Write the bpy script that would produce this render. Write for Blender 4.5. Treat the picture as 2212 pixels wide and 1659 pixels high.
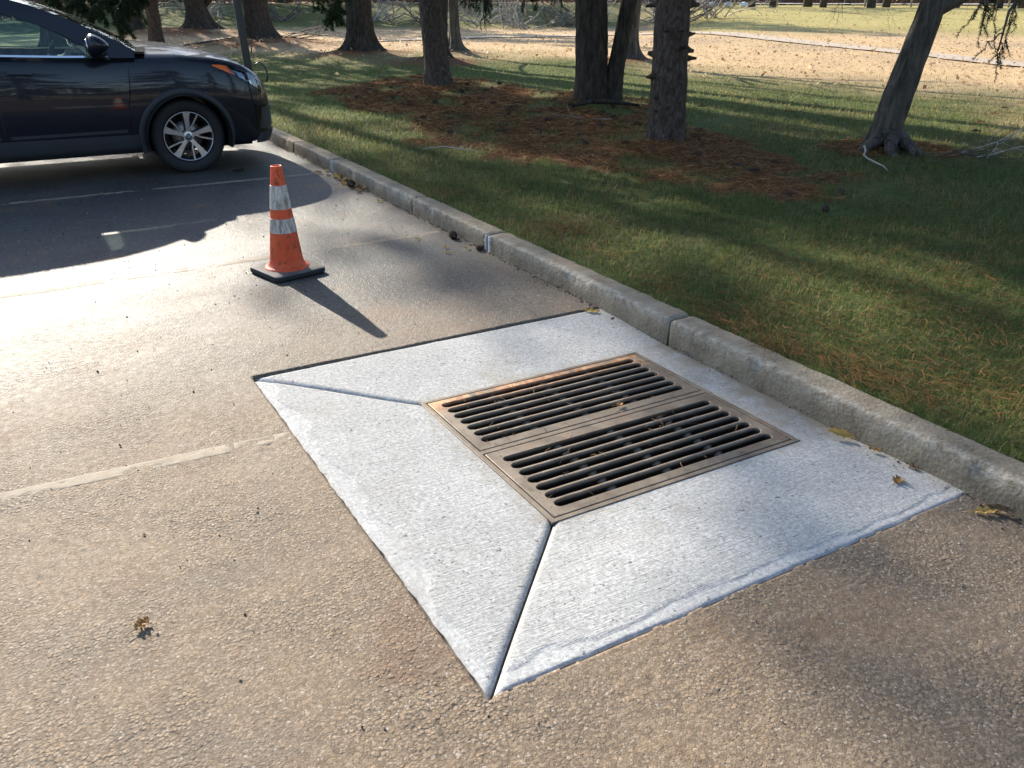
import bpy, bmesh, math, random
import numpy as np
from mathutils import Vector, Matrix

# ------------------------------------------------------------------ scene, camera, light
scene = bpy.context.scene
for o in list(bpy.data.objects):
    bpy.data.objects.remove(o)
COL = scene.collection
R = math.radians

CAM_H = 1.6
YAW = R(30.0)          # to the right of the kerb direction (+Y)
PITCH = R(24.49)       # downwards
cam_data = bpy.data.cameras.new('camera')
cam = bpy.data.objects.new('camera', cam_data)
COL.objects.link(cam)
cam.location = (0, 0, CAM_H)
cam.rotation_euler = (math.pi / 2 - PITCH, 0, -YAW)
cam_data.sensor_width = 36.0
cam_data.lens = 1835.0 / 2212.0 * 36.0
cam_data.clip_start = 0.05
cam_data.clip_end = 3000
scene.camera = cam

SUN_EL = R(26.5)
SUN_DIR = Vector((-0.07, 1.0, 0)).normalized() * math.cos(SUN_EL) + Vector((0, 0, math.sin(SUN_EL)))
world = bpy.data.worlds.new('World')
scene.world = world
world.use_nodes = True
wn = world.node_tree.nodes
wl = world.node_tree.links
bg = wn['Background']
sky = wn.new('ShaderNodeTexSky')
sky.sky_type = 'NISHITA'
sky.sun_disc = False
sky.sun_elevation = SUN_EL
sky.sun_rotation = math.atan2(SUN_DIR.x, SUN_DIR.y)
sky.air_density = 1.0
sky.dust_density = 0.6
wl.new(sky.outputs[0], bg.inputs[0])
bg.inputs[1].default_value = 0.145
sun_data = bpy.data.lights.new('sun', 'SUN')
sun_data.energy = 5.0
sun_data.angle = R(0.53)
sun_data.color = (1.0, 0.91, 0.77)
sun = bpy.data.objects.new('sun', sun_data)
COL.objects.link(sun)
sun.rotation_euler = SUN_DIR.to_track_quat('Z', 'Y').to_euler()
sun.location = (0, 20, 30)
scene.view_settings.view_transform = 'Standard'
scene.view_settings.look = 'None'
scene.view_settings.gamma = 1.0
scene.view_settings.exposure = 1.15
scene.cycles.max_bounces = 6
scene.cycles.diffuse_bounces = 3
scene.cycles.glossy_bounces = 3
scene.cycles.transparent_max_bounces = 8
scene.render.resolution_x = 1024
scene.render.resolution_y = 768

rng = np.random.default_rng(7)
random.seed(7)

# ------------------------------------------------------------------ helpers
def tag(o, label=None, cat=None, group=None, kind=None):
    if label: o['label'] = label
    if cat: o['category'] = cat
    if group: o['group'] = group
    if kind: o['kind'] = kind
    return o

def empty(name, loc=(0, 0, 0), rz=0.0):
    o = bpy.data.objects.new(name, None)
    o.location = loc
    o.rotation_euler = (0, 0, rz)
    o.empty_display_size = 0.1
    COL.objects.link(o)
    return o

def link(name, me, mat=None, parent=None, loc=None):
    o = bpy.data.objects.new(name, me)
    COL.objects.link(o)
    if mat is not None and len(me.materials) == 0:
        me.materials.append(mat)
    if parent is not None:
        o.parent = parent
    if loc is not None:
        o.location = loc
    return o

def mesh_np(name, V, F, smooth=True, attrs=None, colors=None):
    """V (n,3); F list of face-index arrays, each (m,3) or (m,4)."""
    V = np.asarray(V, dtype=np.float32)
    if not isinstance(F, (list, tuple)):
        F = [F]
    F = [np.asarray(f, dtype=np.int32) for f in F if len(f)]
    me = bpy.data.meshes.new(name)
    me.vertices.add(len(V))
    me.vertices.foreach_set('co', V.ravel())
    loops = np.concatenate([f.ravel() for f in F])
    tot = np.concatenate([np.full(len(f), f.shape[1], dtype=np.int32) for f in F])
    start = np.concatenate([[0], np.cumsum(tot)[:-1]]).astype(np.int32)
    me.loops.add(len(loops))
    me.loops.foreach_set('vertex_index', loops)
    me.polygons.add(len(tot))
    me.polygons.foreach_set('loop_start', start)
    me.polygons.foreach_set('loop_total', tot)
    me.update(calc_edges=True)
    if smooth:
        me.polygons.foreach_set('use_smooth', np.ones(len(tot), dtype=bool))
    for k, a in (attrs or {}).items():
        at = me.attributes.new(k, 'FLOAT', 'POINT')
        at.data.foreach_set('value', np.asarray(a, dtype=np.float32))
    if colors is not None:
        at = me.attributes.new('tint', 'FLOAT_COLOR', 'POINT')
        c = np.ones((len(V), 4), dtype=np.float32)
        c[:, :3] = colors
        at.data.foreach_set('color', c.ravel())
    me.validate()
    return me

def grid_faces(nu, nv, off=0):
    i = np.arange(nu - 1)[:, None]
    j = np.arange(nv - 1)[None, :]
    a = (i * nv + j + off).ravel()
    return np.stack([a, a + nv, a + nv + 1, a + 1], 1)

class MB:
    """collects simple shapes for one mesh"""
    def __init__(self):
        self.v = []; self.f3 = []; self.f4 = []; self.n = 0
    def add(self, V, F):
        V = np.asarray(V, float); F = np.asarray(F, int)
        self.v.append(V)
        (self.f3 if F.shape[1] == 3 else self.f4).append(F + self.n)
        self.n += len(V)
    def box(self, c, s, rot=None):
        sx, sy, sz = [k / 2 for k in s]
        V = np.array([[x, y, z] for x in (-sx, sx) for y in (-sy, sy) for z in (-sz, sz)])
        if rot is not None:
            V = V @ np.array(rot.to_3x3()).T
        V = V + np.array(c)
        self.add(V, [[0, 1, 3, 2], [4, 6, 7, 5], [0, 4, 5, 1], [2, 3, 7, 6], [0, 2, 6, 4], [1, 5, 7, 3]])
    def tube(self, pts, rads, n=6, cap=True):
        pts = np.asarray(pts, float)
        if np.isscalar(rads): rads = [rads] * len(pts)
        m = len(pts)
        T = np.gradient(pts, axis=0)
        T /= np.linalg.norm(T, axis=1)[:, None] + 1e-9
        up = np.array([0, 0, 1.0]) if abs(T[0][2]) < 0.9 else np.array([1.0, 0, 0])
        a = np.linspace(0, 2 * np.pi, n, endpoint=False)
        V = []
        for i in range(m):
            u = np.cross(T[i], up); u /= np.linalg.norm(u) + 1e-9
            w = np.cross(u, T[i])
            up = w
            V.append(pts[i] + rads[i] * (np.cos(a)[:, None] * u + np.sin(a)[:, None] * w))
        V = np.concatenate(V)
        F = []
        for i in range(m - 1):
            for j in range(n):
                k = (j + 1) % n
                F.append([i * n + j, i * n + k, (i + 1) * n + k, (i + 1) * n + j])
        self.add(V, F)
        if cap:
            b = self.n - len(V)
            for base, rev in ((0, True), ((m - 1) * n, False)):
                c = np.array([[0, j, j + 1] for j in range(1, n - 1)]) + b + base
                self.f3.append(c[:, ::-1] if rev else c)
    def lathe(self, prof, n=32, axis='z', closed=False):
        a = np.linspace(0, 2 * np.pi, n, endpoint=False)
        prof = np.asarray(prof, float)
        V = []
        for r, h in prof:
            if axis == 'z': V.append(np.stack([r * np.cos(a), r * np.sin(a), np.full(n, h)], 1))
            else: V.append(np.stack([r * np.cos(a), np.full(n, h), r * np.sin(a)], 1))
        V = np.concatenate(V)
        m = len(prof)
        F = []
        for i in range(m if closed else m - 1):
            i2 = (i + 1) % m
            for j in range(n):
                k = (j + 1) % n
                F.append([i * n + j, i * n + k, i2 * n + k, i2 * n + j])
        self.add(V, F)
    def mesh(self, name, smooth=False):
        F = []
        if self.f3: F.append(np.concatenate(self.f3))
        if self.f4: F.append(np.concatenate(self.f4))
        return mesh_np(name, np.concatenate(self.v), F, smooth=smooth)
    def build(self, name, mat, parent=None, smooth=False, loc=None, sharp=None):
        me = self.mesh(name, smooth)
        if sharp is not None:
            me.set_sharp_from_angle(angle=R(sharp))
        return link(name, me, mat, parent, loc)

def fix_normals(me):
    bm = bmesh.new(); bm.from_mesh(me)
    bmesh.ops.recalc_face_normals(bm, faces=bm.faces)
    bm.to_mesh(me); bm.free()

# -- noise in numpy
def _hash(ix, iy, seed):
    h = (ix.astype(np.int64) * 374761393 + iy.astype(np.int64) * 668265263 + seed * 974634533) & 0xFFFFFFFF
    h = ((h ^ (h >> 13)) * 1274126177) & 0xFFFFFFFF
    h = h ^ (h >> 16)
    return (h & 0xFFFFFF) / float(0xFFFFFF)

def vnoise(x, y, seed=0):
    x = np.asarray(x, float); y = np.asarray(y, float)
    ix = np.floor(x); iy = np.floor(y)
    fx = x - ix; fy = y - iy
    fx = fx * fx * (3 - 2 * fx); fy = fy * fy * (3 - 2 * fy)
    a = _hash(ix, iy, seed); b = _hash(ix + 1, iy, seed)
    c = _hash(ix, iy + 1, seed); d = _hash(ix + 1, iy + 1, seed)
    return (a * (1 - fx) + b * fx) * (1 - fy) + (c * (1 - fx) + d * fx) * fy

def fbm(x, y, seed=0, oct=4):
    s = 0; a = 0.5; f = 1.0; t = 0
    for k in range(oct):
        s = s + a * vnoise(np.asarray(x) * f, np.asarray(y) * f, seed + k * 17); t += a
        a *= 0.5; f *= 2.03
    return s / t

def worley(x, y, seed=0):
    ix = np.floor(x); iy = np.floor(y)
    best = np.full(x.shape, 9.0); bid = np.zeros(x.shape)
    for dx in (-1, 0, 1):
        for dy in (-1, 0, 1):
            cx = ix + dx; cy = iy + dy
            px = cx + 0.1 + 0.8 * _hash(cx, cy, seed); py = cy + 0.1 + 0.8 * _hash(cx, cy, seed + 5)
            d = (px - x) ** 2 + (py - y) ** 2
            m = d < best
            best = np.where(m, d, best)
            bid = np.where(m, _hash(cx, cy, seed + 9), bid)
    return np.sqrt(best), bid

def sstep(a, b, x):
    t = np.clip((np.asarray(x, float) - a) / (b - a), 0, 1)
    return t * t * (3 - 2 * t)

def in_poly(x, y, poly):
    inside = np.zeros(np.shape(x), bool)
    n = len(poly)
    for i in range(n):
        x1, y1 = poly[i]; x2, y2 = poly[(i + 1) % n]
        c = ((y1 > y) != (y2 > y)) & (x < (x2 - x1) * (y - y1) / (y2 - y1 + 1e-12) + x1)
        inside ^= c
    return inside

# ------------------------------------------------------------------ materials
class NT:
    def __init__(self, name):
        self.m = bpy.data.materials.new(name)
        self.m.use_nodes = True
        self.t = self.m.node_tree
        self.n = self.t.nodes
        self.p = self.n['Principled BSDF']
        self.out = self.n['Material Output']
        self.tc = self.n.new('ShaderNodeTexCoord')
    def node(self, typ, **kw):
        nd = self.n.new(typ)
        for k, v in kw.items(): setattr(nd, k, v)
        return nd
    def L(self, a, b): self.t.links.new(a, b)
    def mapping(self, scale=(1, 1, 1), rot=(0, 0, 0), src=None):
        m = self.node('ShaderNodeMapping')
        m.inputs['Scale'].default_value = scale
        m.inputs['Rotation'].default_value = rot
        self.L(src or self.tc.outputs['Object'], m.inputs['Vector'])
        return m.outputs[0]
    def noise(self, scale, detail=4, rough=0.6, vec=None, dist=0.0):
        n = self.node('ShaderNodeTexNoise')
        n.inputs['Scale'].default_value = scale
        n.inputs['Detail'].default_value = detail
        n.inputs['Roughness'].default_value = rough
        n.inputs['Distortion'].default_value = dist
        self.L(vec or self.tc.outputs['Object'], n.inputs['Vector'])
        return n.outputs['Fac']
    def voronoi2(self, scale, vec):
        n = self.node('ShaderNodeTexVoronoi')
        n.inputs['Scale'].default_value = scale
        self.L(vec, n.inputs['Vector'])
        return n.outputs['Distance'], n.outputs['Color']
    def voronoi(self, scale, vec=None, out='Distance', feature='F1'):
        n = self.node('ShaderNodeTexVoronoi')
        n.feature = feature
        n.inputs['Scale'].default_value = scale
        self.L(vec or self.tc.outputs['Object'], n.inputs['Vector'])
        return n.outputs[out]
    def ramp(self, fac, stops):
        r = self.node('ShaderNodeValToRGB')
        els = r.color_ramp.elements
        while len(els) < len(stops): els.new(0.5)
        for e, (p, c) in zip(els, stops):
            e.position = p
            e.color = tuple(c) + (1,) if len(c) == 3 else c
        self.L(fac, r.inputs['Fac'])
        return r.outputs['Color']
    def val(self, fac, lo, hi, a=0.0, b=1.0):
        r = self.node('ShaderNodeMapRange')
        r.inputs['From Min'].default_value = lo; r.inputs['From Max'].default_value = hi
        r.inputs['To Min'].default_value = a; r.inputs['To Max'].default_value = b
        self.L(fac, r.inputs['Value'])
        return r.outputs['Result']
    def mix(self, fac, a, b, mode='MIX'):
        m = self.node('ShaderNodeMix', data_type='RGBA', blend_type=mode)
        if isinstance(fac, float): m.inputs[0].default_value = fac
        else: self.L(fac, m.inputs[0])
        for s, i in ((a, 6), (b, 7)):
            if isinstance(s, tuple): m.inputs[i].default_value = s + (1,)
            else: self.L(s, m.inputs[i])
        return m.outputs[2]
    def math(self, op, a, b=None):
        m = self.node('ShaderNodeMath', operation=op)
        for s, i in ((a, 0), (b, 1)):
            if s is None: continue
            if isinstance(s, (int, float)): m.inputs[i].default_value = s
            else: self.L(s, m.inputs[i])
        return m.outputs[0]
    def attr(self, name, out='Fac'):
        a = self.node('ShaderNodeAttribute', attribute_name=name)
        return a.outputs[out]
    def sep(self, src=None):
        s = self.node('ShaderNodeSeparateXYZ')
        self.L(src or self.tc.outputs['Object'], s.inputs[0])
        return s.outputs
    def bump(self, h, strength=0.5, dist=0.01, normal=None):
        b = self.node('ShaderNodeBump')
        b.inputs['Strength'].default_value = strength
        b.inputs['Distance'].default_value = dist
        self.L(h, b.inputs['Height'])
        if normal is not None: self.L(normal, b.inputs['Normal'])
        return b.outputs[0]
    def fin(self, color=None, rough=0.8, normal=None, spec=None, metallic=None):
        if color is not None:
            if isinstance(color, tuple): self.p.inputs['Base Color'].default_value = color + (1,)
            else: self.L(color, self.p.inputs['Base Color'])
        if isinstance(rough, (int, float)): self.p.inputs['Roughness'].default_value = rough
        else: self.L(rough, self.p.inputs['Roughness'])
        if normal is not None: self.L(normal, self.p.inputs['Normal'])
        if spec is not None: self.p.inputs['Specular IOR Level'].default_value = spec
        if metallic is not None: self.p.inputs['Metallic'].default_value = metallic
        return self.m

def plain(name, c, rough=0.6, var=0.25, scale=12, metallic=0.0, spec=0.5, bump=0.0, bscale=80):
    t = NT(name)
    n = t.noise(scale, 5, 0.65)
    col = t.ramp(n, [(0.25, tuple(k * (1 - var) for k in c)), (0.75, tuple(min(1, k * (1 + var)) for k in c))])
    nm = t.bump(t.noise(bscale, 4), 0.6, bump) if bump else None
    return t.fin(col, rough, nm, spec, metallic)

M = {}
# worn asphalt with washed-in sand
t = NT('asphalt')
xyz = t.sep()
big = t.noise(0.55, 5, 0.62, dist=0.4)
mid = t.noise(2.6, 5, 0.65)
warp = t.node('ShaderNodeVectorMath', operation='ADD')
wsc = t.node('ShaderNodeVectorMath', operation='SCALE'); wsc.inputs['Scale'].default_value = 0.009
wno = t.node('ShaderNodeTexNoise'); wno.inputs['Scale'].default_value = 110; wno.inputs['Detail'].default_value = 2
t.L(t.tc.outputs['Object'], wno.inputs['Vector']); t.L(wno.outputs['Color'], wsc.inputs[0])
t.L(t.tc.outputs['Object'], warp.inputs[0]); t.L(wsc.outputs[0], warp.inputs[1])
wv = warp.outputs[0]
v1, c1 = t.voronoi2(96, wv)
v2, c2 = t.voronoi2(185, wv)
c1v = t.math('MULTIPLY', t.sep(c1)[0], 1.0); c2v = t.math('MULTIPLY', t.sep(c2)[1], 1.0)
sand_y = t.val(xyz[1], 3.2, 5.3, 1.0, 0.0)
sand_x = t.val(xyz[0], 1.2, 2.8, 1.0, 0.5)
sand = t.math('MULTIPLY', sand_y, sand_x)
s2 = t.math('ADD', sand, t.math('MULTIPLY', t.math('SUBTRACT', big, 0.5), 1.3))
s3 = t.math('ADD', s2, t.math('MULTIPLY', t.math('SUBTRACT', mid, 0.5), 0.7))
sandf = t.val(s3, 0.0, 1.0, 0.0, 1.0)
tone = t.val(t.math('ADD', t.math('MULTIPLY', c1v, 0.5), t.math('MULTIPLY', c2v, 0.5)), 0.2, 0.8)
grey = t.mix(tone, (0.026, 0.026, 0.024), (0.080, 0.077, 0.069))
tan = t.mix(tone, (0.135, 0.093, 0.056), (0.275, 0.197, 0.125))
base = t.mix(sandf, grey, tan)
rust = t.val(t.noise(1.9, 5, 0.65, dist=0.7), 0.56, 0.70)
base = t.mix(t.math('MULTIPLY', rust, 0.75), base, (0.155, 0.083, 0.043))
base = t.mix(t.val(t.noise(1.1, 5, 0.7, t.mapping((1, 1.6, 1), (0, 0, .5))), 0.55, 0.68, 0, 0.5), base, (0.105, 0.086, 0.066))
base = t.mix(t.val(t.noise(0.9, 4, 0.6), 0.56, 0.72, 0, 0.35), base, (0.155, 0.125, 0.115))
# open texture where the binder shows between the stones
opn = t.val(t.noise(2.2, 4, 0.65), 0.40, 0.68, 0.15, 1.0)
crev = t.math('MULTIPLY', t.val(v1, 0.42, 0.72), opn)
base = t.mix(t.math('MULTIPLY', crev, 0.72), base, (0.035, 0.030, 0.025))
pale = t.val(c2v, 0.965, 0.985)
base = t.mix(t.math('MULTIPLY', pale, 0.5), base, (0.45, 0.42, 0.38))
tar = t.val(t.noise(12, 3, 0.5), 0.715, 0.75)
base = t.mix(t.math('MULTIPLY', tar, 0.7), base, (0.030, 0.027, 0.024))
h1 = t.math('MULTIPLY', t.math('SUBTRACT', 1.0, t.math('POWER', t.math('MULTIPLY', v1, 1.25), 2.2)), t.math('ADD', 0.12, t.val(c1v, 0.25, 0.9, 0.0, 1.25)))
h1 = t.math('MULTIPLY', h1, opn)
h2 = t.math('MULTIPLY', t.math('SUBTRACT', 1.0, v2), 0.35)
hh = t.math('ADD', t.math('ADD', h1, h2), t.math('MULTIPLY', t.noise(420, 2, 0.6), 0.35))
M['asphalt'] = t.fin(base, t.math('ADD', t.val(sandf, 0, 1, 0.51, 0.72), t.val(t.noise(30, 3), 0.3, 0.7, 0.0, 0.12)), t.bump(hh, 0.66, 0.0055), 0.5)

def concrete_new(name, ang, col_a, col_b):
    t = NT(name)
    broom = t.noise(1.0, 3, 0.6, t.mapping((26, 420, 1), (0, 0, ang)))
    broom2 = t.noise(1.0, 2, 0.5, t.mapping((6, 120, 1), (0, 0, ang)))
    fine = t.noise(260, 3, 0.7)
    blot = t.noise(3.2, 5, 0.65)
    c = t.mix(t.val(blot, 0.3, 0.72), col_a, col_b)
    c = t.mix(t.val(fine, 0.35, 0.75, 0, 0.5), c, (0.66, 0.66, 0.65))
    c = t.mix(t.val(t.noise(75, 4, 0.75), 0.42, 0.62, 0.55, 0.0), c, (0.19, 0.19, 0.183))
    c = t.mix(t.val(t.noise(1.6, 5, 0.7, dist=.8), 0.56, 0.75, 0, 0.35), c, (0.27, 0.25, 0.215))
    speck = t.val(t.noise(120, 2, 0.4), 0.63, 0.72)
    c = t.mix(t.math('MULTIPLY', speck, 0.75), c, (0.10, 0.10, 0.098))
    c = t.mix(t.math('MULTIPLY', t.val(t.noise(46, 2, 0.5), 0.69, 0.73), 0.8), c, (0.075, 0.07, 0.062))
    edge = t.attr('rim')
    c = t.mix(t.math('MULTIPLY', edge, 0.10), c, (0.55, 0.56, 0.58))
    dirt = t.attr('dirt')
    c = t.mix(t.math('MULTIPLY', dirt, t.val(t.noise(14, 4), 0.3, 0.7)), c, (0.27, 0.235, 0.185))
    h = t.math('ADD', t.math('MULTIPLY', broom, 1.0), t.math('MULTIPLY', broom2, 0.7))
    h = t.math('ADD', t.math('MULTIPLY', h, t.val(edge, 0, 1, 1, 0.15)), t.math('MULTIPLY', fine, 0.5))
    return t.fin(c, 0.78, t.bump(h, 0.75, 0.005), 0.25)
M['slab_a'] = concrete_new('broomed_concrete', R(-8), (0.39, 0.39, 0.383), (0.56, 0.557, 0.546))
M['slab_b'] = concrete_new('broomed_concrete_cross', R(62), (0.39, 0.39, 0.383), (0.56, 0.557, 0.546))

t = NT('kerb_concrete')
xyz = t.sep()
c = t.ramp(t.noise(6, 6, 0.7), [(0.25, (0.135, 0.106, 0.072)), (0.5, (0.245, 0.202, 0.145)), (0.8, (0.355, 0.302, 0.225))])
streak = t.noise(1.0, 4, 0.6, t.mapping((3, 22, 2)))
c = t.mix(t.val(streak, 0.52, 0.78, 0, 0.55), c, (0.10, 0.09, 0.075))
c = t.mix(t.val(t.noise(120, 3), 0.62, 0.7, 0, 0.5), c, (0.09, 0.085, 0.075))
c = t.mix(t.math('MULTIPLY', t.attr('wear'), t.val(t.noise(28, 4), 0.35, 0.6)), c, (0.40, 0.365, 0.305))
M['kerb'] = t.fin(c, 0.85, t.bump(t.math('ADD', t.noise(75, 5, 0.7), t.math('MULTIPLY', t.voronoi(60), 0.5)), 0.85, 0.008), 0.2)
M['mortar'] = plain('patch_mortar', (0.46, 0.46, 0.45), 0.85, 0.2, 30, bump=0.004)

def iron(name, rusty):
    t = NT(name)
    n = t.noise(7, 6, 0.7)
    c = t.ramp(n, [(0.25, (0.085, 0.066, 0.05)), (0.5, (0.17, 0.135, 0.10)), (0.78, (0.27, 0.225, 0.17))])
    c = t.mix(t.val(t.noise(22, 4, 0.6), 0.6, 0.72, 0, 0.6), c, (0.06, 0.05, 0.042))
    c = t.mix(t.val(t.noise(9, 6, 0.75, dist=.5), 0.55, 0.7, 0, 0.6), c, (0.20, 0.095, 0.045))
    c = t.mix(t.val(t.noise(70, 3, 0.6), 0.62, 0.70, 0, 0.6), c, (0.045, 0.036, 0.03))
    if rusty:
        xyz = t.sep()
        band = t.val(xyz[1], 2.93, 3.05, 0, 1)
        band = t.math('MULTIPLY', band, t.val(t.noise(5.5, 5, 0.7, dist=0.8), 0.38, 0.52))
        rc = t.mix(t.val(t.noise(30, 4), 0.35, 0.65), (0.30, 0.13, 0.055), (0.55, 0.33, 0.18))
        c = t.mix(band, c, rc)
    unshaded = t.val(t.sep()[2], -0.032, -0.019, 0.0, 1.0)
    c = t.mix(unshaded, (0.022, 0.018, 0.015), c)  # slot shade painted into the iron, near black below the bar tops
    return t.fin(c, t.val(n, 0.2, 0.8, 0.42, 0.62), t.bump(t.noise(160, 4, 0.7), 0.5, 0.003), 0.5, 0.25)
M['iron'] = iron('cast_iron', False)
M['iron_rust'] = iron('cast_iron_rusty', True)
M['pit'] = plain('pit_concrete', (0.16, 0.145, 0.12), 0.9, 0.3, 5, bump=0.01, bscale=20)
M['silt'] = plain('wet_silt', (0.03, 0.026, 0.02), 0.35, 0.4, 8)

# line paint, nearly worn away
t = NT('worn_line_paint')
w = t.val(t.noise(9, 6, 0.7), 0.36, 0.60)
c = t.mix(w, (0.17, 0.135, 0.095), (0.28, 0.23, 0.165))
M['paint'] = t.fin(c, 0.75, t.bump(t.noise(150, 3), 0.4, 0.004), 0.4)

# ground under the grass
t = NT('lawn_ground')
xyz = t.sep()
g1 = t.noise(0.9, 6, 0.65)
g2 = t.noise(14, 5, 0.7)
green = t.ramp(g2, [(0.25, (0.035, 0.050, 0.014)), (0.55, (0.085, 0.112, 0.030)), (0.85, (0.16, 0.17, 0.058))])
straw = t.ramp(g2, [(0.25, (0.07, 0.05, 0.028)), (0.6, (0.15, 0.115, 0.055)), (0.9, (0.25, 0.20, 0.10))])
c = t.mix(t.val(g1, 0.52, 0.72, 0.0, 0.7), green, straw)
leafy = t.ramp(t.noise(9, 6, 0.75), [(0.2, (0.30, 0.19, 0.10)), (0.5, (0.55, 0.38, 0.21)), (0.8, (0.72, 0.56, 0.34))])
leafy = t.mix(t.val(t.noise(0.16, 4, 0.6), 0.45, 0.66, 0, 0.6), leafy, (0.33, 0.245, 0.175))
c = t.mix(t.attr('leafy'), c, leafy)
lit = t.ramp(t.noise(22, 6, 0.75), [(0.25, (0.05, 0.023, 0.011)), (0.5, (0.145, 0.066, 0.031)), (0.8, (0.28, 0.142, 0.068))])
c = t.mix(t.attr('litter'), c, lit)
hill = t.ramp(t.noise(5, 6, 0.75), [(0.25, (0.25, 0.215, 0.072)), (0.55, (0.42, 0.35, 0.14)), (0.85, (0.58, 0.46, 0.23))])
c = t.mix(t.attr('hill'), c, hill)
M['lawn'] = t.fin(c, 0.95, t.bump(t.math('ADD', t.noise(40, 5, 0.75), t.math('MULTIPLY', t.noise(6, 3), 1.5)), 0.8, 0.03), 0.1)

def leafmat(name, tint=True, color=(0.05, 0.08, 0.02), trans=0.35, rough=0.6, spec=0.25):
    t = NT(name)
    if tint:
        col = t.attr('tint', 'Color')
    else:
        n = t.noise(9, 4, 0.6)
        col = t.ramp(n, [(0.3, tuple(k * 0.55 for k in color)), (0.7, tuple(k * 1.35 for k in color))])
    t.fin(col, rough, None, spec)
    tr = t.node('ShaderNodeBsdfTranslucent')
    t.L(col, tr.inputs['Color'])
    mx = t.node('ShaderNodeMixShader')
    mx.inputs[0].default_value = trans
    t.L(t.p.outputs[0], mx.inputs[1]); t.L(tr.outputs[0], mx.inputs[2])
    t.L(mx.outputs[0], t.out.inputs['Surface'])
    return t.m
M['grass'] = leafmat('grass_blades', True, trans=0.5)
M['needles'] = leafmat('dry_needles', True, trans=0.1, rough=0.85, spec=0.05)
M['spruce'] = leafmat('spruce_needles', False, (0.030, 0.048, 0.018), 0.25)
M['pine'] = leafmat('pine_needles_green', False, (0.045, 0.068, 0.022), 0.3)
M['leaf_dry'] = leafmat('dry_leaf', False, (0.40, 0.23, 0.09), 0.25)
M['leaf_yellow'] = leafmat('yellow_leaf', False, (0.58, 0.40, 0.14), 0.3)
M['leaf_dark'] = leafmat('dark_leaf', False, (0.19, 0.12, 0.07), 0.1)

def bark(name, dark, light, lichen, sx=9, sz=2.2):
    t = NT(name)
    v = t.mapping((sx, sx, sz))
    n1 = t.noise(2.2, 6, 0.7, v, 0.5)
    n2 = t.noise(1.1, 4, 0.6)
    c = t.ramp(n1, [(0.28, dark), (0.55, tuple((a + b) / 2 for a, b in zip(dark, light))), (0.8, light)])
    c = t.mix(t.val(n2, 0.55, 0.75, 0, 0.45), c, lichen)
    h = t.math('ADD', n1, t.math('MULTIPLY', t.voronoi(2.5, v), 0.7))
    return t.fin(c, 0.9, t.bump(h, 1.0, 0.06), 0.12)
M['bark_pine'] = bark('pine_bark', (0.014, 0.011, 0.009), (0.135, 0.108, 0.084), (0.09, 0.09, 0.075))
M['bark_spruce'] = bark('spruce_bark', (0.038, 0.027, 0.021), (0.215, 0.165, 0.132), (0.21, 0.20, 0.175), 10, 5)
M['bark_grey'] = bark('grey_bark', (0.026, 0.022, 0.018), (0.23, 0.20, 0.165), (0.20, 0.205, 0.175), 7, 1.3)
M['bark_far'] = plain('far_bark', (0.06, 0.05, 0.043), 0.9, 0.4, 3)
M['twig_pale'] = plain('pale_dead_twig', (0.36, 0.32, 0.28), 0.85, 0.3, 6)
M['twig_dark'] = plain('dark_twig', (0.075, 0.058, 0.045), 0.85, 0.35, 6)
M['cone_scale'] = plain('pine_cone_scales', (0.11, 0.073, 0.048), 0.8, 0.4, 40)
M['woods'] = plain('far_woods', (0.12, 0.098, 0.085), 0.95, 0.4, 0.6)
M['brush'] = plain('russet_brush', (0.14, 0.082, 0.058), 0.95, 0.4, 0.8)
M['path'] = plain('path_gravel', (0.40, 0.32, 0.24), 0.9, 0.15, 3)
M['road'] = plain('pale_road', (0.50, 0.47, 0.45), 0.85, 0.12, 1.0)
# car and cone
t = NT('navy_car_paint')
fl = t.noise(500, 2)
c = t.mix(t.val(fl, 0.3, 0.8), (0.0045, 0.005, 0.010), (0.011, 0.012, 0.022))
t.fin(c, 0.4, None, 0.2)
t.p.inputs['Coat Weight'].default_value = 0.6
t.p.inputs['Coat Roughness'].default_value = 0.06
t.p.inputs['Coat Roughness'].default_value = 0.03
M['car'] = t.m
M['car_plastic'] = plain('dark_plastic', (0.026, 0.028, 0.032), 0.62, 0.2, 60)
M['car_black'] = plain('gloss_black', (0.008, 0.008, 0.009), 0.2, 0.1, 30)
M['gap'] = plain('panel_gap', (0.004, 0.004, 0.004), 0.9, 0.1, 30)
M['tyre'] = plain('tyre_rubber', (0.020, 0.020, 0.021), 0.75, 0.25, 25, bump=0.001, bscale=200)
M['alloy'] = plain('machined_alloy', (0.62, 0.62, 0.64), 0.28, 0.06, 20, metallic=0.9)
M['wheel_dark'] = plain('dark_wheel', (0.02, 0.02, 0.022), 0.45, 0.2, 20)
M['disc'] = plain('brake_disc', (0.30, 0.27, 0.25), 0.4, 0.2, 20, metallic=0.8)
M['interior'] = plain('cabin_trim', (0.035, 0.035, 0.037), 0.8, 0.2, 20)
M['chrome'] = plain('chrome', (0.75, 0.75, 0.76), 0.12, 0.03, 20, metallic=1.0)
t = NT('amber_lens'); t.fin(t.mix(t.val(t.noise(60), .3, .7), (0.75, 0.12, 0.02), (0.9, 0.2, 0.03)), 0.2); M['amber'] = t.m
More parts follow.
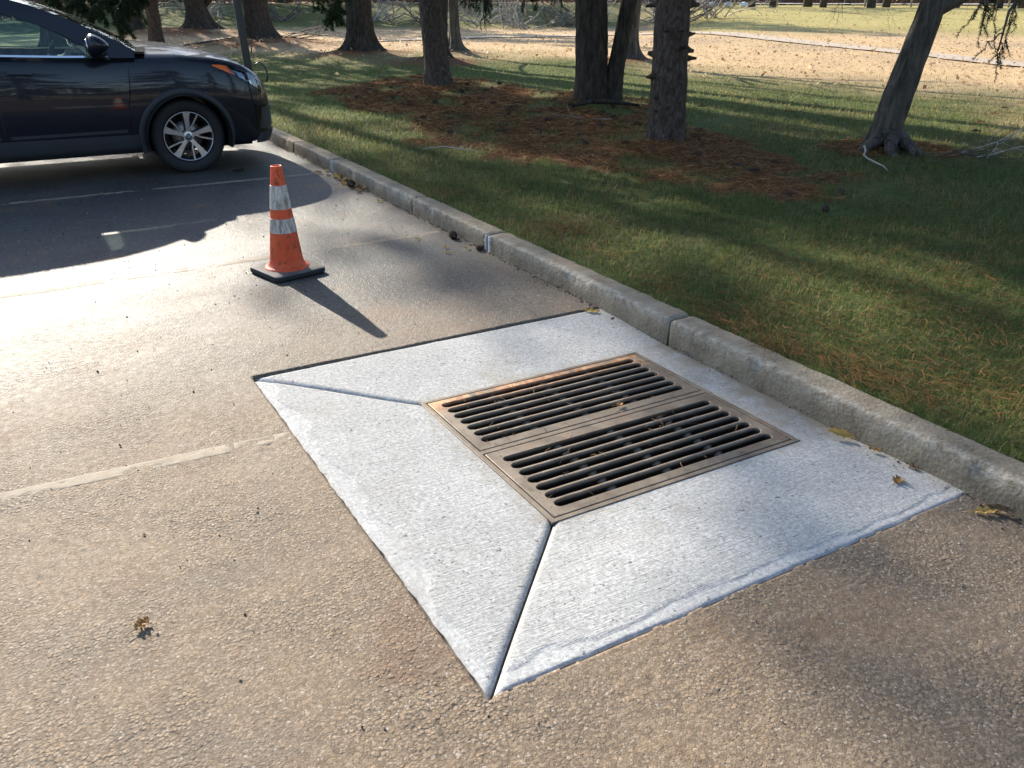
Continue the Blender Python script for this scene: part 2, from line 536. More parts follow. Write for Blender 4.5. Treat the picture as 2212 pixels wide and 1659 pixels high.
def glass(name, tint, refl=0.9):
    t = NT(name)
    tr = t.node('ShaderNodeBsdfTransparent'); tr.inputs[0].default_value = tint + (1,)
    gl = t.node('ShaderNodeBsdfGlossy'); gl.inputs['Roughness'].default_value = 0.03
    gl.inputs['Color'].default_value = (1, 1, 1, 1)
    fr = t.node('ShaderNodeFresnel'); fr.inputs['IOR'].default_value = 1.45
    dust = t.val(t.noise(25, 4), 0.45, 0.8, 0.0, 0.03)
    fac = t.math('ADD', t.math('MULTIPLY', fr.outputs[0], refl), dust)
    mx = t.node('ShaderNodeMixShader')
    t.L(fac, mx.inputs[0]); t.L(tr.outputs[0], mx.inputs[1]); t.L(gl.outputs[0], mx.inputs[2])
    t.L(mx.outputs[0], t.out.inputs['Surface'])
    return t.m
M['glass'] = glass('tinted_window_glass', (0.74, 0.85, 0.82))
M['lens'] = glass('clear_lens', (0.85, 0.87, 0.9))

t = NT('cone_orange')
d = t.noise(11, 6, 0.75, t.mapping((1, 1, 0.5)))
smear = t.noise(26, 4, 0.7, t.mapping((1.4, 1.4, 0.6)))
c = t.mix(t.val(d, 0.3, 0.7), (0.60, 0.07, 0.02), (0.85, 0.13, 0.035))
c = t.mix(t.val(smear, 0.54, 0.66, 0, 0.85), c, (0.11, 0.04, 0.025))
M['cone_orange'] = t.fin(c, 0.5, None, 0.4)
t = NT('cone_collar')
st = t.noise(10, 5, 0.75, t.mapping((3.2, 3.2, 0.35)))
c = t.mix(t.val(st, 0.45, 0.64, 0.05, 0.92), (0.66, 0.62, 0.55), (0.17, 0.12, 0.085))
cr = t.voronoi(38, t.mapping((1, 1, 0.45)), feature='DISTANCE_TO_EDGE')
c = t.mix(t.val(cr, 0.0, 0.035, 0.7, 0.0), c, (0.15, 0.10, 0.07))
M['cone_white'] = t.fin(c, 0.45, None, 0.5)
t = NT('cone_base_rubber')
c = t.mix(t.val(t.noise(14, 5, 0.7), 0.3, 0.7), (0.075, 0.07, 0.06), (0.17, 0.155, 0.13))
side = t.val(t.sep()[2], 0.030, 0.036)
c = t.mix(side, (0.016, 0.017, 0.018), c)
M['cone_base'] = t.fin(c, 0.7, t.bump(t.noise(90, 3), 0.3, 0.003))
M['lamp_pole'] = plain('bronze_pole_paint', (0.038, 0.034, 0.030), 0.4, 0.15, 8)
M['white_paint'] = plain('white_paint', (0.72, 0.72, 0.70), 0.5, 0.1, 8)
M['fence'] = plain('weathered_post', (0.30, 0.27, 0.22), 0.85, 0.3, 8)
# ------------------------------------------------------------------ terrain
TREES = {  # base x, y, radius at breast height
    'T1': (6.60, 13.93), 'T1b': (9.26, 19.57), 'T2': (7.35, 10.45), 'T3': (6.15, 7.33), 'T4': (7.71, 5.81),
    'T5': (8.57, 22.72), 'TC': (7.73, 29.61), 'TA': (7.56, 37.76), 'TB': (5.28, 39.08), 'T6': (10.87, 21.84),
    'T7': (12.75, 16.69)}
LITTER = [(4.67, 14.51), (5.66, 15.65), (7.48, 16.81), (7.8, 14.8), (7.7, 10.57), (7.05, 7.81), (6.80, 6.53), (6.45, 5.43), (5.95, 4.2),
          (5.35, 4.3), (5.30, 5.34), (5.05, 5.9), (4.70, 7.02), (4.64, 8.1), (4.41, 9.2), (4.77, 11.24), (4.61, 12.81)]
MOUND = {'T1': .10, 'T1b': .16, 'T2': .12, 'T3': .07, 'T4': .05, 'T5': .22, 'TC': .30, 'TA': .34, 'TB': .22, 'T6': .18, 'T7': .20}
MOUND_R = {'T1': 1.2, 'T1b': 1.2, 'T2': 1.3, 'T3': 1.0, 'T4': .8, 'T5': 1.5, 'TC': 2.2, 'TA': 2.4, 'TB': 1.8, 'T6': .8, 'T7': 1.1}

def kerb_x(y):   # street face of the kerb
    return np.interp(y, [-5, 1.4, 3.1, 5.0, 8.4, 60], [2.665, 2.692, 2.702, 2.715, 2.765, 2.85])

def gz(x, y):
    x = np.asarray(x, float); y = np.asarray(y, float)
    r = np.hypot(x, y); az = np.degrees(np.arctan2(x, y))
    z = 0.10 + 0.05 * sstep(3.0, 8.0, x) + 0.05 * (fbm(x * 0.5, y * 0.5, 3) - 0.5) * sstep(2.9, 3.6, x)
    z = z + 0.025 * (fbm(x * 3, y * 3, 8, 3) - 0.5) * sstep(2.85, 3.2, x)
    for k, (tx, ty) in TREES.items():
        d = np.hypot(x - tx, y - ty)
        z = z + MOUND[k] * np.exp(-(d / MOUND_R[k]) ** 2)
    right = sstep(36, 45, az) * (1 - sstep(150, 170, az))
    z = z + right * 0.85 * sstep(30, 58, r) + (1 - right) * 1.1 * sstep(44, 62, r) * sstep(0, 6, x)
    z = z + sstep(100, 400, r) * 3.0
    return z

def zones(x, y):
    r = np.hypot(x, y); az = np.degrees(np.arctan2(x, y))
    jit = fbm(x * 1.1, y * 1.1, 21, 4) - 0.5
    wx = x + 1.3 * (fbm(x * 0.9, y * 0.9, 31) - 0.5) + .8 * (fbm(x * 4, y * 4, 32, 3) - .5); wy = y + 1.3 * (fbm(x * 0.9, y * 0.9, 37) - 0.5) + .8 * (fbm(x * 4, y * 4, 38, 3) - .5)
    lit = in_poly(wx, wy, LITTER).astype(float)
    for k in TREES:
        tx, ty = TREES[k]
        rr = {'T4': 0.75, 'T5': 1.5, 'TC': 2.6, 'TA': 2.6, 'TB': 2.0, 'T1b': 1.4, 'T6': .9, 'T7': 1.0}.get(k, 1.0)
        lit = np.maximum(lit, 1 - sstep(rr * 0.7, rr * 1.2, np.hypot(x - tx, y - ty) + jit * 0.8))
    lit = lit * (.30 + .70 * sstep(.30, .56, fbm(x * 1.7, y * 1.7, 33, 5)))
    rb = np.interp(az, [0, 15.6, 27, 32.7, 38.7, 44, 49.7, 54.8, 60, 75, 100], [30, 27.8, 25.8, 26.5, 23, 20.5, 19.2, 18.2, 16.3, 13, 10])
    leafy = sstep(-5.0, 3.5, r - rb * .93 + 8 * (fbm(x * 0.35, y * 0.35, 41) - 0.5))
    bank = sstep(44, 48, r) * (1 - sstep(58, 64, r)) * (1 - sstep(36, 41, az))
    leafy = leafy * (1 - 0.9 * bank)
    hill = sstep(36, 43, r + 5 * (fbm(x * 0.2, y * 0.2, 44) - 0.5)) * sstep(37, 43, az)
    return lit, leafy * (1 - hill), hill

def axis(a, b, step, grow=None):
    out = [a]
    s = step
    while out[-1] < b:
        out.append(out[-1] + s)
        if grow: s *= grow
    return np.array(out)
xs = np.concatenate([-axis(47, 420, 12, 1.25)[::-1], [-46.0], np.linspace(-30, 2.0, 6), [2.82], axis(2.90, 11, 0.085), axis(11.3, 420, 0.3, 1.06)])
ys = np.concatenate([-axis(31, 420, 12, 1.25)[::-1], [-30.0, -20, -10, -4], axis(-2, 19, 0.11), axis(19.3, 26.7, 0.35), [27.0], axis(27.4, 60.0, 0.4, 1.03), axis(63, 420, 2, 1.15)])
X, Y = np.meshgrid(xs, ys, indexing='ij')
Z = gz(X, Y)
Z[(X < 2.0)] = np.minimum(Z[(X < 2.0)], 0.1)
V = np.stack([X.ravel(), Y.ravel(), Z.ravel()], 1)
F = grid_faces(len(xs), len(ys))
cx = X.ravel()[F].mean(1); cy = Y.ravel()[F].mean(1)
F = F[~((cx > -46) & (cx < 2.82) & (cy > -30) & (cy < 27.0))]
li, le, hi = zones(X.ravel(), Y.ravel())
lawn = link('lawn', mesh_np('lawn', V, F, attrs={'litter': li, 'leafy': le, 'hill': hi}), M['lawn'])
tag(lawn, kind='structure')

# ------------------------------------------------------------------ asphalt
SL = (0.762, 2.70, 1.430, 3.695)      # slab x0,x1,y0,y1
GR = (1.325, 2.505, 2.025, 3.105)     # grate frame
def asphalt_h(x, y):
    f2, i2 = worley(x / 0.034, y / 0.034, 11)
    rough = sstep(0.35, 0.7, fbm(x * 1.3, y * 1.3, 51))
    h = 0.0030 * rough * ((1 - np.clip(f2 * 1.2, 0, 1) ** 2) * (.3 + .7 * i2) - .3)
    h = h + 0.006 * (fbm(x * 3, y * 3, 61, 3) - 0.5)
    return h, i2, f2
ay = [0.30]
while ay[-1] < 9.2:
    ay.append(ay[-1] + 0.0075 * max(1.0, ay[-1] / 1.7) ** 1.2)
ay = np.array(ay); ay[-1] = 9.2
ax = np.linspace(-1.3, 2.79, 420)
X, Y = np.meshgrid(ax, ay, indexing='ij')
x = X.ravel(); y = Y.ravel()
h, i1, st = asphalt_h(x, y)
edge = np.minimum.reduce([x - ax[0], y - ay[0], ay[-1] - y])
h = h * sstep(0, 0.15, edge)
rag = 0.004 + 0.010 * (fbm(x * 14, y * 14, 81, 3) - 0.35)
inside = (x > SL[0] - rag) & (y > SL[2] - rag) & (y < SL[3] + 0.006 + rag * 0.6)
h = np.where(inside, -0.055, h)
V = np.stack([x, y, h], 1)
F = grid_faces(len(ax), len(ay))
cx = x[F].mean(1); cy = y[F].mean(1)
F = F[~((cx > SL[0] + 0.06) & (cx < 2.66) & (cy > SL[2] + 0.06) & (cy < SL[3] - 0.06))]
stone = i1
Vs = [V]; Fs = [F]; At = [stone]
n = len(V)
for (x0, x1, y0, y1) in ((-46, -1.3, -30, 27.0), (-1.3, 2.82, -30, 0.30), (-1.3, 2.86, 9.2, 27.0)):
    gx = np.linspace(x0, x1, 24); gy = np.linspace(y0, y1, 60)
    XX, YY = np.meshgrid(gx, gy, indexing='ij')
    Vs.append(np.stack([XX.ravel(), YY.ravel(), 0 * XX.ravel()], 1)); Fs.append(grid_faces(24, 60, n)); n += XX.size
    At.append(np.full(XX.size, 0.45))
car_park = link('car_park', mesh_np('car_park', np.concatenate(Vs), Fs, attrs={'stone': np.concatenate(At)}), M['asphalt'])
tag(car_park, kind='structure')

# old stall lines, worn nearly to the ground colour
def stall_line(x0, x1, yc, w, skew=0.0, left=.60):
    m = int((x1 - x0) / 0.009); k = 11
    gx = np.linspace(x0, x1, m); gy = np.linspace(-w / 2, w / 2, k)
    XX, YY = np.meshgrid(gx, gy, indexing='ij')
    YW = YY + yc + skew * (XX - x1) + (0.008 * (fbm(XX * 9, YY * 0 + yc, 91) - 0.5)) * np.sign(YY)
    hh, _, _ = asphalt_h(XX.ravel(), YW.ravel())
    xf, yf = XX.ravel(), YW.ravel()
    gone = fbm(xf * 5, yf * 14 + 3, 95, 4) * .7 + .3 * vnoise(xf * 45, yf * 45, 96)
    zz = hh + np.clip((left - gone) * 0.03, -.004, .0016) - 0.004 * sstep(.40, .50, np.abs(YY.ravel()) / w)
    Vv = np.stack([xf, yf, zz], 1)
    Ff = grid_faces(m, k)
    return link('stall_line', mesh_np('stall_line', Vv, Ff), M['paint'], car_park)
stall_line(-1.2, 0.735, 3.055, 0.085, -0.05, .57)
stall_line(-1.2, 2.66, 5.69, 0.085, 0.03)
stall_line(-1.2, 2.68, 8.40, 0.085, 0.0)

# ------------------------------------------------------------------ kerb
kerb = empty('kerb', (2.7, 3.1, 0)); tag(kerb, kind='structure')
def kerb_seg(y0, y1, step, seed):
    n = max(4, int((y1 - y0) / step))
    yy = np.linspace(y0, y1, n)
    prof = np.array([[0, -.12], [0, -.03], [.001, 0.02], [.002, .05], [.004, .088], [.005, .107], [.008, .1155], [.014, .1195], [.030, .1210],
                     [.06, .1215], [.09, .1225], [.12, .122], [.145, .119], [.15, .10], [.15, -.12]])
    Pn = len(prof)
    V = np.zeros((n, Pn, 3)); W = np.zeros((n, Pn))
    for j, (px, pz) in enumerate(prof):
        e = math.exp(-((px - .015) / .02) ** 2) if pz > .07 else 0.0
        chip = e * 0.016 * sstep(0.60, 0.75, fbm(yy * 5, yy * 0 + seed, 101 + j // 4, 4))
        chip = chip + e * 0.022 * sstep(0.84, 0.95, vnoise(yy * 2.3, yy * 0 + seed + 7, 103))
        rough = 0.007 * (fbm(yy * 16, yy * 0 + px * 60 + pz * 60, 105 + seed, 3) - 0.5)
        V[:, j, 0] = kerb_x(yy) + px + chip * 0.7 + (rough if pz > 0 else 0)
        V[:, j, 1] = yy
        V[:, j, 2] = pz - chip * 0.6 + rough * (1 if pz > .1 else 0) + 0.004 * (fbm(yy * 0.8, yy * 0 + seed, 109) - 0.5)
        W[:, j] = e * (0.75 + 0.25 * vnoise(yy * 3, yy * 0, 111)) + 0.5 * (chip > 0.004)
    # rounded arris at the joints
    for i, s in ((0, .012), (1, .003), (n - 2, .003), (n - 1, .012)):
        V[i, :, 2] -= s * (prof[:, 1] > 0.05); V[i, :, 0] += s * 0.6 * (prof[:, 0] < .03) * (prof[:, 1] > -.05)
    F = [grid_faces(n, Pn)[:, ::-1]]
    V = V.reshape(-1, 3)
    caps = []
    for base in (0, (n - 1) * Pn):
        caps += [[base, base + j, base + j + 1] for j in range(1, Pn - 1)]
    F.append(np.array(caps))
    me = mesh_np('kerb_segment', V, F, attrs={'wear': np.clip(W.ravel(), 0, 1)})
    fix_normals(me); me.set_sharp_from_angle(angle=R(50))
    return me
joints = [-3.4, -0.15, 3.10, 5.05, 6.38, 8.42, 9.70, 12.95, 16.2, 19.5, 23.0, 27.0]
for k in range(len(joints) - 1):
    wide = {5.05: .012, 8.42: .012}
    g0 = wide.get(joints[k], .006); g1 = wide.get(joints[k + 1], .006)
    me = kerb_seg(joints[k] + g0, joints[k + 1] - g1, 0.018 if joints[k] < 10 and joints[k] > -2 else 0.2, k)
    o = link('kerb_segment', me, M['kerb']); o.parent = kerb; o.matrix_parent_inverse = Matrix.Translation(-kerb.location)
for yj in (5.05, 8.42):
    m = MB()
    for side, wv in ((-1, .045), (1, .028)):
        n = 26
        zz = np.linspace(-0.02, .112, n)
        edge_ = wv * (.6 + .8 * vnoise(zz * 60, zz * 0 + yj + side, 15))
        xf = float(kerb_x(yj)) - .0035 + np.interp(zz, [.085, .103, .1125], [.004, .006, .012]) + .001 * vnoise(zz * 90, zz * 0 + yj, 16)
        rows_ = []
        for q, dxx in ((0.0, .012), (0.0, .002), (.12, 0), (.5, -.001), (.85, .0), (1.0, .003), (1.0, .012)):
            rows_.append(np.stack([xf + dxx, yj + side * (.010 + q * edge_), zz], 1))
        m.add(np.stack(rows_, 1).reshape(-1, 3), grid_faces(n, 7))
    me = m.mesh('joint_mortar', True); me.set_sharp_from_angle(angle=R(40))
    o = link('joint_mortar', me, M['mortar']); o.parent = kerb; o.matrix_parent_inverse = Matrix.Translation(-kerb.location)

# ------------------------------------------------------------------ concrete apron round the drain
apron = empty('concrete_apron', (1.75, 2.55, 0))
tag(apron, 'pale new concrete apron with diagonal joints set in the asphalt around the drain', 'concrete pad')
A_ = np.array([SL[0], SL[2]]); B_ = np.array([SL[0] - .006, SL[3] + .004]); a_ = np.array([GR[0], GR[2]]); b_ = np.array([GR[0], GR[3]])
def seg_d(P, p, q):
    d = q - p; L = np.linalg.norm(d); u = d / L; nrm = np.array([-u[1], u[0]])
    w = P - p
    s = w @ u
    return np.where((s > -.02) & (s < L + .02), w @ nrm, 9.0), nrm
def panel(name, c4, mat, jl, flip=1):
    """c4: corners (outer0, outer1, inner1, inner0)"""
    c4 = [np.array(c, float) for c in c4]
    nu = max(8, int(np.linalg.norm(c4[1] - c4[0]) / 0.011)); nv = max(8, int(np.linalg.norm(c4[3] - c4[0]) / 0.011))
    def ease(n):
        return np.linspace(0, 1, n)
    U, W = np.meshgrid(ease(nu), ease(nv), indexing='ij')
    U = U[..., None]; W = W[..., None]
    P = (1 - U) * (1 - W) * c4[0] + U * (1 - W) * c4[1] + U * W * c4[2] + (1 - U) * W * c4[3]
    P = P.reshape(-1, 2)
    x, y = P[:, 0], P[:, 1]
    dg = np.maximum.reduce([GR[0] - x, y - GR[3], GR[2] - y, 0 * x])
    z = -0.020 + 0.018 * sstep(0, 0.5, dg) - 0.004 * np.exp(-((dg - .1) / .12) ** 2) * 0
    z = z + 0.012 * np.exp(-(np.hypot(x - SL[0], y - SL[3]) / .35) ** 2) * 0 + 0.0025 * (fbm(x * 3, y * 3, 121, 3) - .5)
    for (p, q) in jl:
        d, nrm = seg_d(P, p, q)
        a = np.abs(d)
        m = a < 0.03
        drop = np.where(m, 0.010 * np.clip(1 - a / 0.026, 0, 1) ** 2, 0)
        z = z - drop
        sg = np.sign(np.sum((np.mean(P, 0) - p) * nrm))
        push = np.where(m, 0.0045 * (1 - a / 0.03), 0) * sg
        P = P + push[:, None] * nrm[None]
    x, y = P[:, 0], P[:, 1]
    do = np.minimum.reduce([x - SL[0], y - SL[2], SL[3] - y])
    # ragged outer edge
    k = np.clip(1 - do / 0.02, 0, 1)
    j = 0.010 * (fbm(x * 16, y * 16, 131, 3) - 0.5) * k
    P = P + j[:, None]
    z = z - 0.006 * np.clip(1 - do / 0.012, 0, 1) ** 2
    dn = np.minimum(x - SL[0], y - SL[2])
    wv = 0.012 + 0.13 * fbm(x * 5, y * 5, 141, 4) ** 1.3
    rim = (1 - sstep(wv * 0.75, wv, dn)) * (0.7 + 0.3 * vnoise(x * 30, y * 30, 9))
    z = z - 0.0022 * (1 - sstep(wv * 0.9, wv, dn)) + 0.0
    dirt = np.clip(1 - (2.70 - x) / 0.10, 0, 1) * 0.8 + 0.65 * np.clip(1 - dg / (.02 + .09 * fbm(x * 7, y * 7, 151, 3)), 0, 1) + .5 * sstep(.6, .75, fbm(x * 2.2, y * 2.2, 153, 4))
    V = np.stack([P[:, 0], P[:, 1], z], 1)
    F = grid_faces(nu, nv)
    # skirt
    idx = np.arange(nu * nv).reshape(nu, nv)
    loop = np.concatenate([idx[:, 0], idx[-1, 1:], idx[-2::-1, -1], idx[0, -2:0:-1]])
    low = V[loop].copy(); low[:, 2] = -0.09
    n0 = len(V); m_ = len(loop)
    V = np.concatenate([V, low])
    S = np.stack([loop, n0 + np.arange(m_), n0 + (np.arange(m_) + 1) % m_, np.roll(loop, -1)], 1)
    rim = np.concatenate([rim, np.zeros(m_)]); dirt = np.concatenate([dirt, np.ones(m_)])
    me = mesh_np(name, V, [F, S], attrs={'rim': rim, 'dirt': dirt})
    fix_normals(me)
    me.set_sharp_from_angle(angle=R(40))
    o = link(name, me, mat); o.parent = apron; o.matrix_parent_inverse = Matrix.Translation(-apron.location)
    return o
KX = 2.698
panel('concrete_panel', (A_, B_, b_, a_), M['slab_a'], [(A_, a_), (B_, b_)])
panel('concrete_panel', (A_, (KX, SL[2]), (KX, GR[2]), a_), M['slab_b'], [(A_, a_)])
panel('concrete_panel', (B_, (KX + .004, SL[3]), (KX, GR[3]), b_), M['slab_a'], [(B_, b_)])
panel('concrete_panel', ((KX, GR[2] + .0008), (KX, GR[3] - .0008), (GR[1], GR[3] - .0008), (GR[1], GR[2] + .0008)), M['slab_a'], [])

# ------------------------------------------------------------------ pit, frame and grates
pit = empty('catch_basin', (1.915, 2.565, -1.1))
tag(pit, 'dark concrete catch basin shaft below the drain grates', 'drain pit')
m = MB()
x0, x1, y0, y1 = 1.37, 2.46, 2.07, 3.06
for (c, s) in (((x0 - .05, (y0 + y1) / 2, -.58), (.1, y1 - y0 + .2, 1.06)), ((x1 + .05, (y0 + y1) / 2, -.58), (.1, y1 - y0 + .2, 1.06)),
               (((x0 + x1) / 2, y0 - .05, -.58), (x1 - x0, .1, 1.06)), (((x0 + x1) / 2, y1 + .05, -.58), (x1 - x0, .1, 1.06))):
    m.box(c, s)
o = m.build('shaft_wall', M['pit'], pit); o.matrix_parent_inverse = Matrix.Translation(-pit.location)
gx = np.linspace(x0 - .02, x1 + .02, 24); gy = np.linspace(y0 - .02, y1 + .02, 24)
XX, YY = np.meshgrid(gx, gy, indexing='ij')
o = link('silt_floor', mesh_np('silt_floor', np.stack([XX.ravel(), YY.ravel(), -1.02 + 0.06 * fbm(XX * 4, YY * 4, 5).ravel()], 1), grid_faces(24, 24)), M['silt'], pit)
o.matrix_parent_inverse = Matrix.Translation(-pit.location)

def plate(name, outer, holes, ztop, thick, bevel, mat, parent):
    cu = bpy.data.curves.new(name + '_outline', 'CURVE')
    cu.dimensions = '2D'; cu.fill_mode = 'BOTH'
    cu.extrude = thick / 2 - bevel; cu.bevel_depth = bevel; cu.bevel_resolution = 2; cu.offset = -bevel
    for pts in [outer] + holes:
        sp = cu.splines.new('POLY'); sp.points.add(len(pts) - 1); sp.use_cyclic_u = True
        for p, q in zip(sp.points, pts): p.co = (q[0], q[1], 0, 1)
    tmp = bpy.data.objects.new('tmp_outline', cu); COL.objects.link(tmp)
    dg = bpy.context.evaluated_depsgraph_get(); dg.update()
    me = bpy.data.meshes.new_from_object(tmp.evaluated_get(dg))
    me.name = name
    bpy.data.objects.remove(tmp); bpy.data.curves.remove(cu)
    me.transform(Matrix.Translation((0, 0, ztop - thick / 2)))
    me.materials.clear()
    me.polygons.foreach_set('use_smooth', np.ones(len(me.polygons), dtype=bool))
    me.set_sharp_from_angle(angle=R(35))
    o = link(name, me, mat)
    if parent is not None:
        o.parent = parent; o.matrix_parent_inverse = Matrix.Translation(-parent.location)
    return o
def rect(x0, x1, y0, y1): return [(x0, y0), (x1, y0), (x1, y1), (x0, y1)]
GT = -0.0165
frame = empty('drain_surround', (1.915, 2.565, -0.03))
tag(frame, 'rectangular cast iron frame bedded in the concrete around both drain grates', 'drain surround')
MIDY = 2.573
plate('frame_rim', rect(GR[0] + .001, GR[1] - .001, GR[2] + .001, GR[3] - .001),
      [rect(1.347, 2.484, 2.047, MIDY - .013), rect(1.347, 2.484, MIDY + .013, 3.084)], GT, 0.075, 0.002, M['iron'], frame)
m = MB()   # seat ledge under the grates so that the gap stays dark
for c, s in (((1.359, 2.565, -.078), (.022, 1.03, .02)), ((2.472, 2.565, -.078), (.022, 1.03, .02)), ((1.915, 2.058, -.078), (1.10, .02, .02)), ((1.915, 3.073, -.078), (1.10, .02, .02)), ((1.915, MIDY, -.078), (1.10, .05, .02))):
    m.box(c, s)
o = m.build('seat_ledge', M['iron'], frame); o.matrix_parent_inverse = Matrix.Translation(-frame.location)

def drain_grate(y0, y1, yc0, pitch, mat, label):
    root = empty('drain_grate', (1.915, (y0 + y1) / 2, -0.03))
    tag(root, label, 'drain grate', 'pair of drain grates')
    sw = 0.0395; r = sw / 2
    xa, xb = 1.397, 2.432
    inner = []
    ycs = [yc0 - pitch * k for k in range(7)]          # from far to near
    for yc in ycs:                                     # left end, going down
        for a in np.linspace(90, 270, 11): inner.append((xa + r + r * math.cos(R(a)), yc + r * math.sin(R(a))))
    for yc in ycs[::-1]:
        for a in np.linspace(-90, 90, 11): inner.append((xb - r + r * math.cos(R(a)), yc + r * math.sin(R(a))))
    plate('grate_rim', rect(1.352, 2.479, y0, y1), [inner], GT, 0.045, 0.003, mat, root)
    bw = pitch - sw
    for k in range(6):
        yc = (ycs[k] + ycs[k + 1]) / 2
        pr = [(-bw * .28, -.05), (-bw * .42, -.02), (-bw * .5, -.010), (-bw * .46, -.004), (-bw * .34, -.001), (-bw * .12, 0), (bw * .12, 0), (bw * .34, -.001), (bw * .46, -.004), (bw * .5, -.010), (bw * .42, -.02), (bw * .28, -.05)]
        n = 60
        xx = np.linspace(xa + r - .001, xb - r + .001, n)
        V = np.array([[x_, yc + p * (1 + 0.06 * (vnoise(np.array([x_ * 40]), np.array([k + yc * 9]), 3)[0] - .5)), GT + q - 0.0015 * vnoise(np.array([x_ * 25]), np.array([k * 3 + yc * 7]), 8)[0]] for x_ in xx for p, q in pr])
        me = mesh_np('bar', V, [grid_faces(n, len(pr)), np.array([[i * len(pr) + len(pr) - 1, (i + 1) * len(pr) + len(pr) - 1, (i + 1) * len(pr), i * len(pr)] for i in range(n - 1)])])
        fix_normals(me)
        o = link('bar', me, mat); o.parent = root; o.matrix_parent_inverse = Matrix.Translation(-root.location)
    m = MB(); L = 0.022
    npt = 7
    for i in range(npt):      # saddle-shaped web, arched across the slot
        pass
    gx = np.linspace(-1, 1, 9); gy = np.linspace(-1, 1, 7)
    XX, YY = np.meshgrid(gx, gy, indexing='ij')
    wx = XX * (L / 2 + 0.012 * np.abs(YY) ** 3)
    wz = -0.019 - 0.010 * np.abs(XX) ** 2.2 + 0.006 * np.abs(YY) ** 3
    top = np.stack([wx.ravel(), YY.ravel() * (sw / 2 + .002), wz.ravel()], 1)
    bot = top.copy(); bot[:, 2] = -0.045
    m.add(top, grid_faces(9, 7)); m.add(bot, grid_faces(9, 7)[:, ::-1])
    idx = np.arange(63).reshape(9, 7)
    loop = np.concatenate([idx[:, 0], idx[-1, 1:], idx[-2::-1, -1], idx[0, -2:0:-1]])
    m.f4.append(np.stack([loop, loop + 63, np.roll(loop, -1) + 63, np.roll(loop, -1)], 1))
    wme = m.mesh('web', True); fix_normals(wme); wme.materials.append(mat)
    for yc in ycs:
        for q in (1, 2, 3):
            o = link('web', wme, None, root, None)
            o.location = Vector((xa + (xb - xa) * q / 4, yc, GT)) - root.location
    return root
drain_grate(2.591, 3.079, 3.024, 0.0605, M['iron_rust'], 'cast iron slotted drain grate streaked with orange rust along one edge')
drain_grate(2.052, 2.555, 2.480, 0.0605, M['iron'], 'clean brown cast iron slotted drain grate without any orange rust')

# ------------------------------------------------------------------ traffic cone
cone = empty('traffic_cone', (1.377, 5.245, 0.004), R(14))
cone.scale = (1, 1, .945)
tag(cone, 'scuffed orange traffic cone with two dirty white collars standing on the asphalt', 'traffic cone')
m = MB()
def rr_loop(h, rad, z, n=6):
    out = []
    for cx_, cy_, a0 in ((h - rad, h - rad, 0), (-h + rad, h - rad, 90), (-h + rad, -h + rad, 180), (h - rad, -h + rad, 270)):
        for a in np.linspace(a0, a0 + 90, n): out.append((cx_ + rad * math.cos(R(a)), cy_ + rad * math.sin(R(a)), z))
    return out
loops = [rr_loop(.172, .03, .0), rr_loop(.178, .034, .006), rr_loop(.179, .034, .026), rr_loop(.176, .034, .036), rr_loop(.168, .03, .040), rr_loop(.10, .06, .043)]
n = len(loops[0]); V = np.array(sum(loops, []))
F = [[i * n + j, i * n + (j + 1) % n, (i + 1) * n + (j + 1) % n, (i + 1) * n + j] for i in range(len(loops) - 1) for j in range(n)]
m.add(V, F)
m.f3.append(np.array([[0, j + 1, j] for j in range(1, n - 1)]))
m.build('cone_base', M['cone_base'], cone, smooth=True, sharp=40)
def cr(z): return 0.107 + (0.033 - 0.107) * (z - .06) / (.705 - .06)
m = MB()
m.lathe([(.142, .041), (.138, .047), (.125, .052), (.113, .060), (cr(.08), .08)] + [(cr(z), z) for z in np.linspace(.1, .700, 24)] + [(.0335, .705), (.030, .7065), (.0265, .704), (.026, .69), (.04, .50), (.05, .4)], 48)
m.build('cone_body', M['cone_orange'], cone, smooth=True, sharp=60)
for z0, z1 in ((.433, .585), (.280, .373)):
    m = MB()
    m.lathe([(cr(z0) - .001, z0), (cr(z0) + .0018, z0 + .001)] + [(cr(z) + .002, z) for z in np.linspace(z0 + .003, z1 - .003, 8)] + [(cr(z1) + .0018, z1 - .001), (cr(z1) - .001, z1)], 48)
    m.build('reflective_collar', M['cone_white'], cone, smooth=True, sharp=60)
# ------------------------------------------------------------------ parked car (nose towards the kerb)
CAR = (1.555, 9.95, 0.0)
car = empty('parked_car', CAR)
tag(car, 'dark navy compact SUV with two-tone alloy wheels parked facing the kerb', 'car')
SX = np.array([-3.70, -3.62, -3.45, -3.1, -2.66, -2.0, -1.3, -0.7, -0.40, 0.0, 0.3, 0.5, 0.66, 0.78, 0.87, 0.93, 0.955])
SW = np.array([.62, .78, .86, .905, .92, .92, .92, .92, .92, .92, .915, .90, .865, .79, .67, .50, .33])
SZS = np.array([.98, 1.05, 1.12, 1.17, 1.165, 1.15, 1.125, 1.105, 1.10, 1.09, 1.06, 1.02, .965, .885, .78, .67, .60])
SZC = np.array([1.0, 1.08, 1.15, 1.19, 1.18, 1.17, 1.15, 1.15, 1.215, 1.18, 1.13, 1.08, 1.015, .925, .81, .69, .61])
SZB = np.array([.42, .33, .27, .23, .22, .215, .215, .215, .215, .215, .22, .225, .235, .25, .28, .34, .40])
XD = np.concatenate([np.linspace(-3.70, -0.5, 60), np.linspace(-0.48, .955, 90)])
def smooth(a, k=4):
    b = np.pad(a, k, mode='edge')
    w = np.hanning(2 * k + 3)[1:-1]; w /= w.sum()
    c = np.convolve(b, w, 'valid')
    c[0], c[-1] = a[0], a[-1]
    return c
DW, DZS, DZC, DZB = [smooth(np.interp(XD, SX, s)) for s in (SW, SZS, SZC, SZB)]
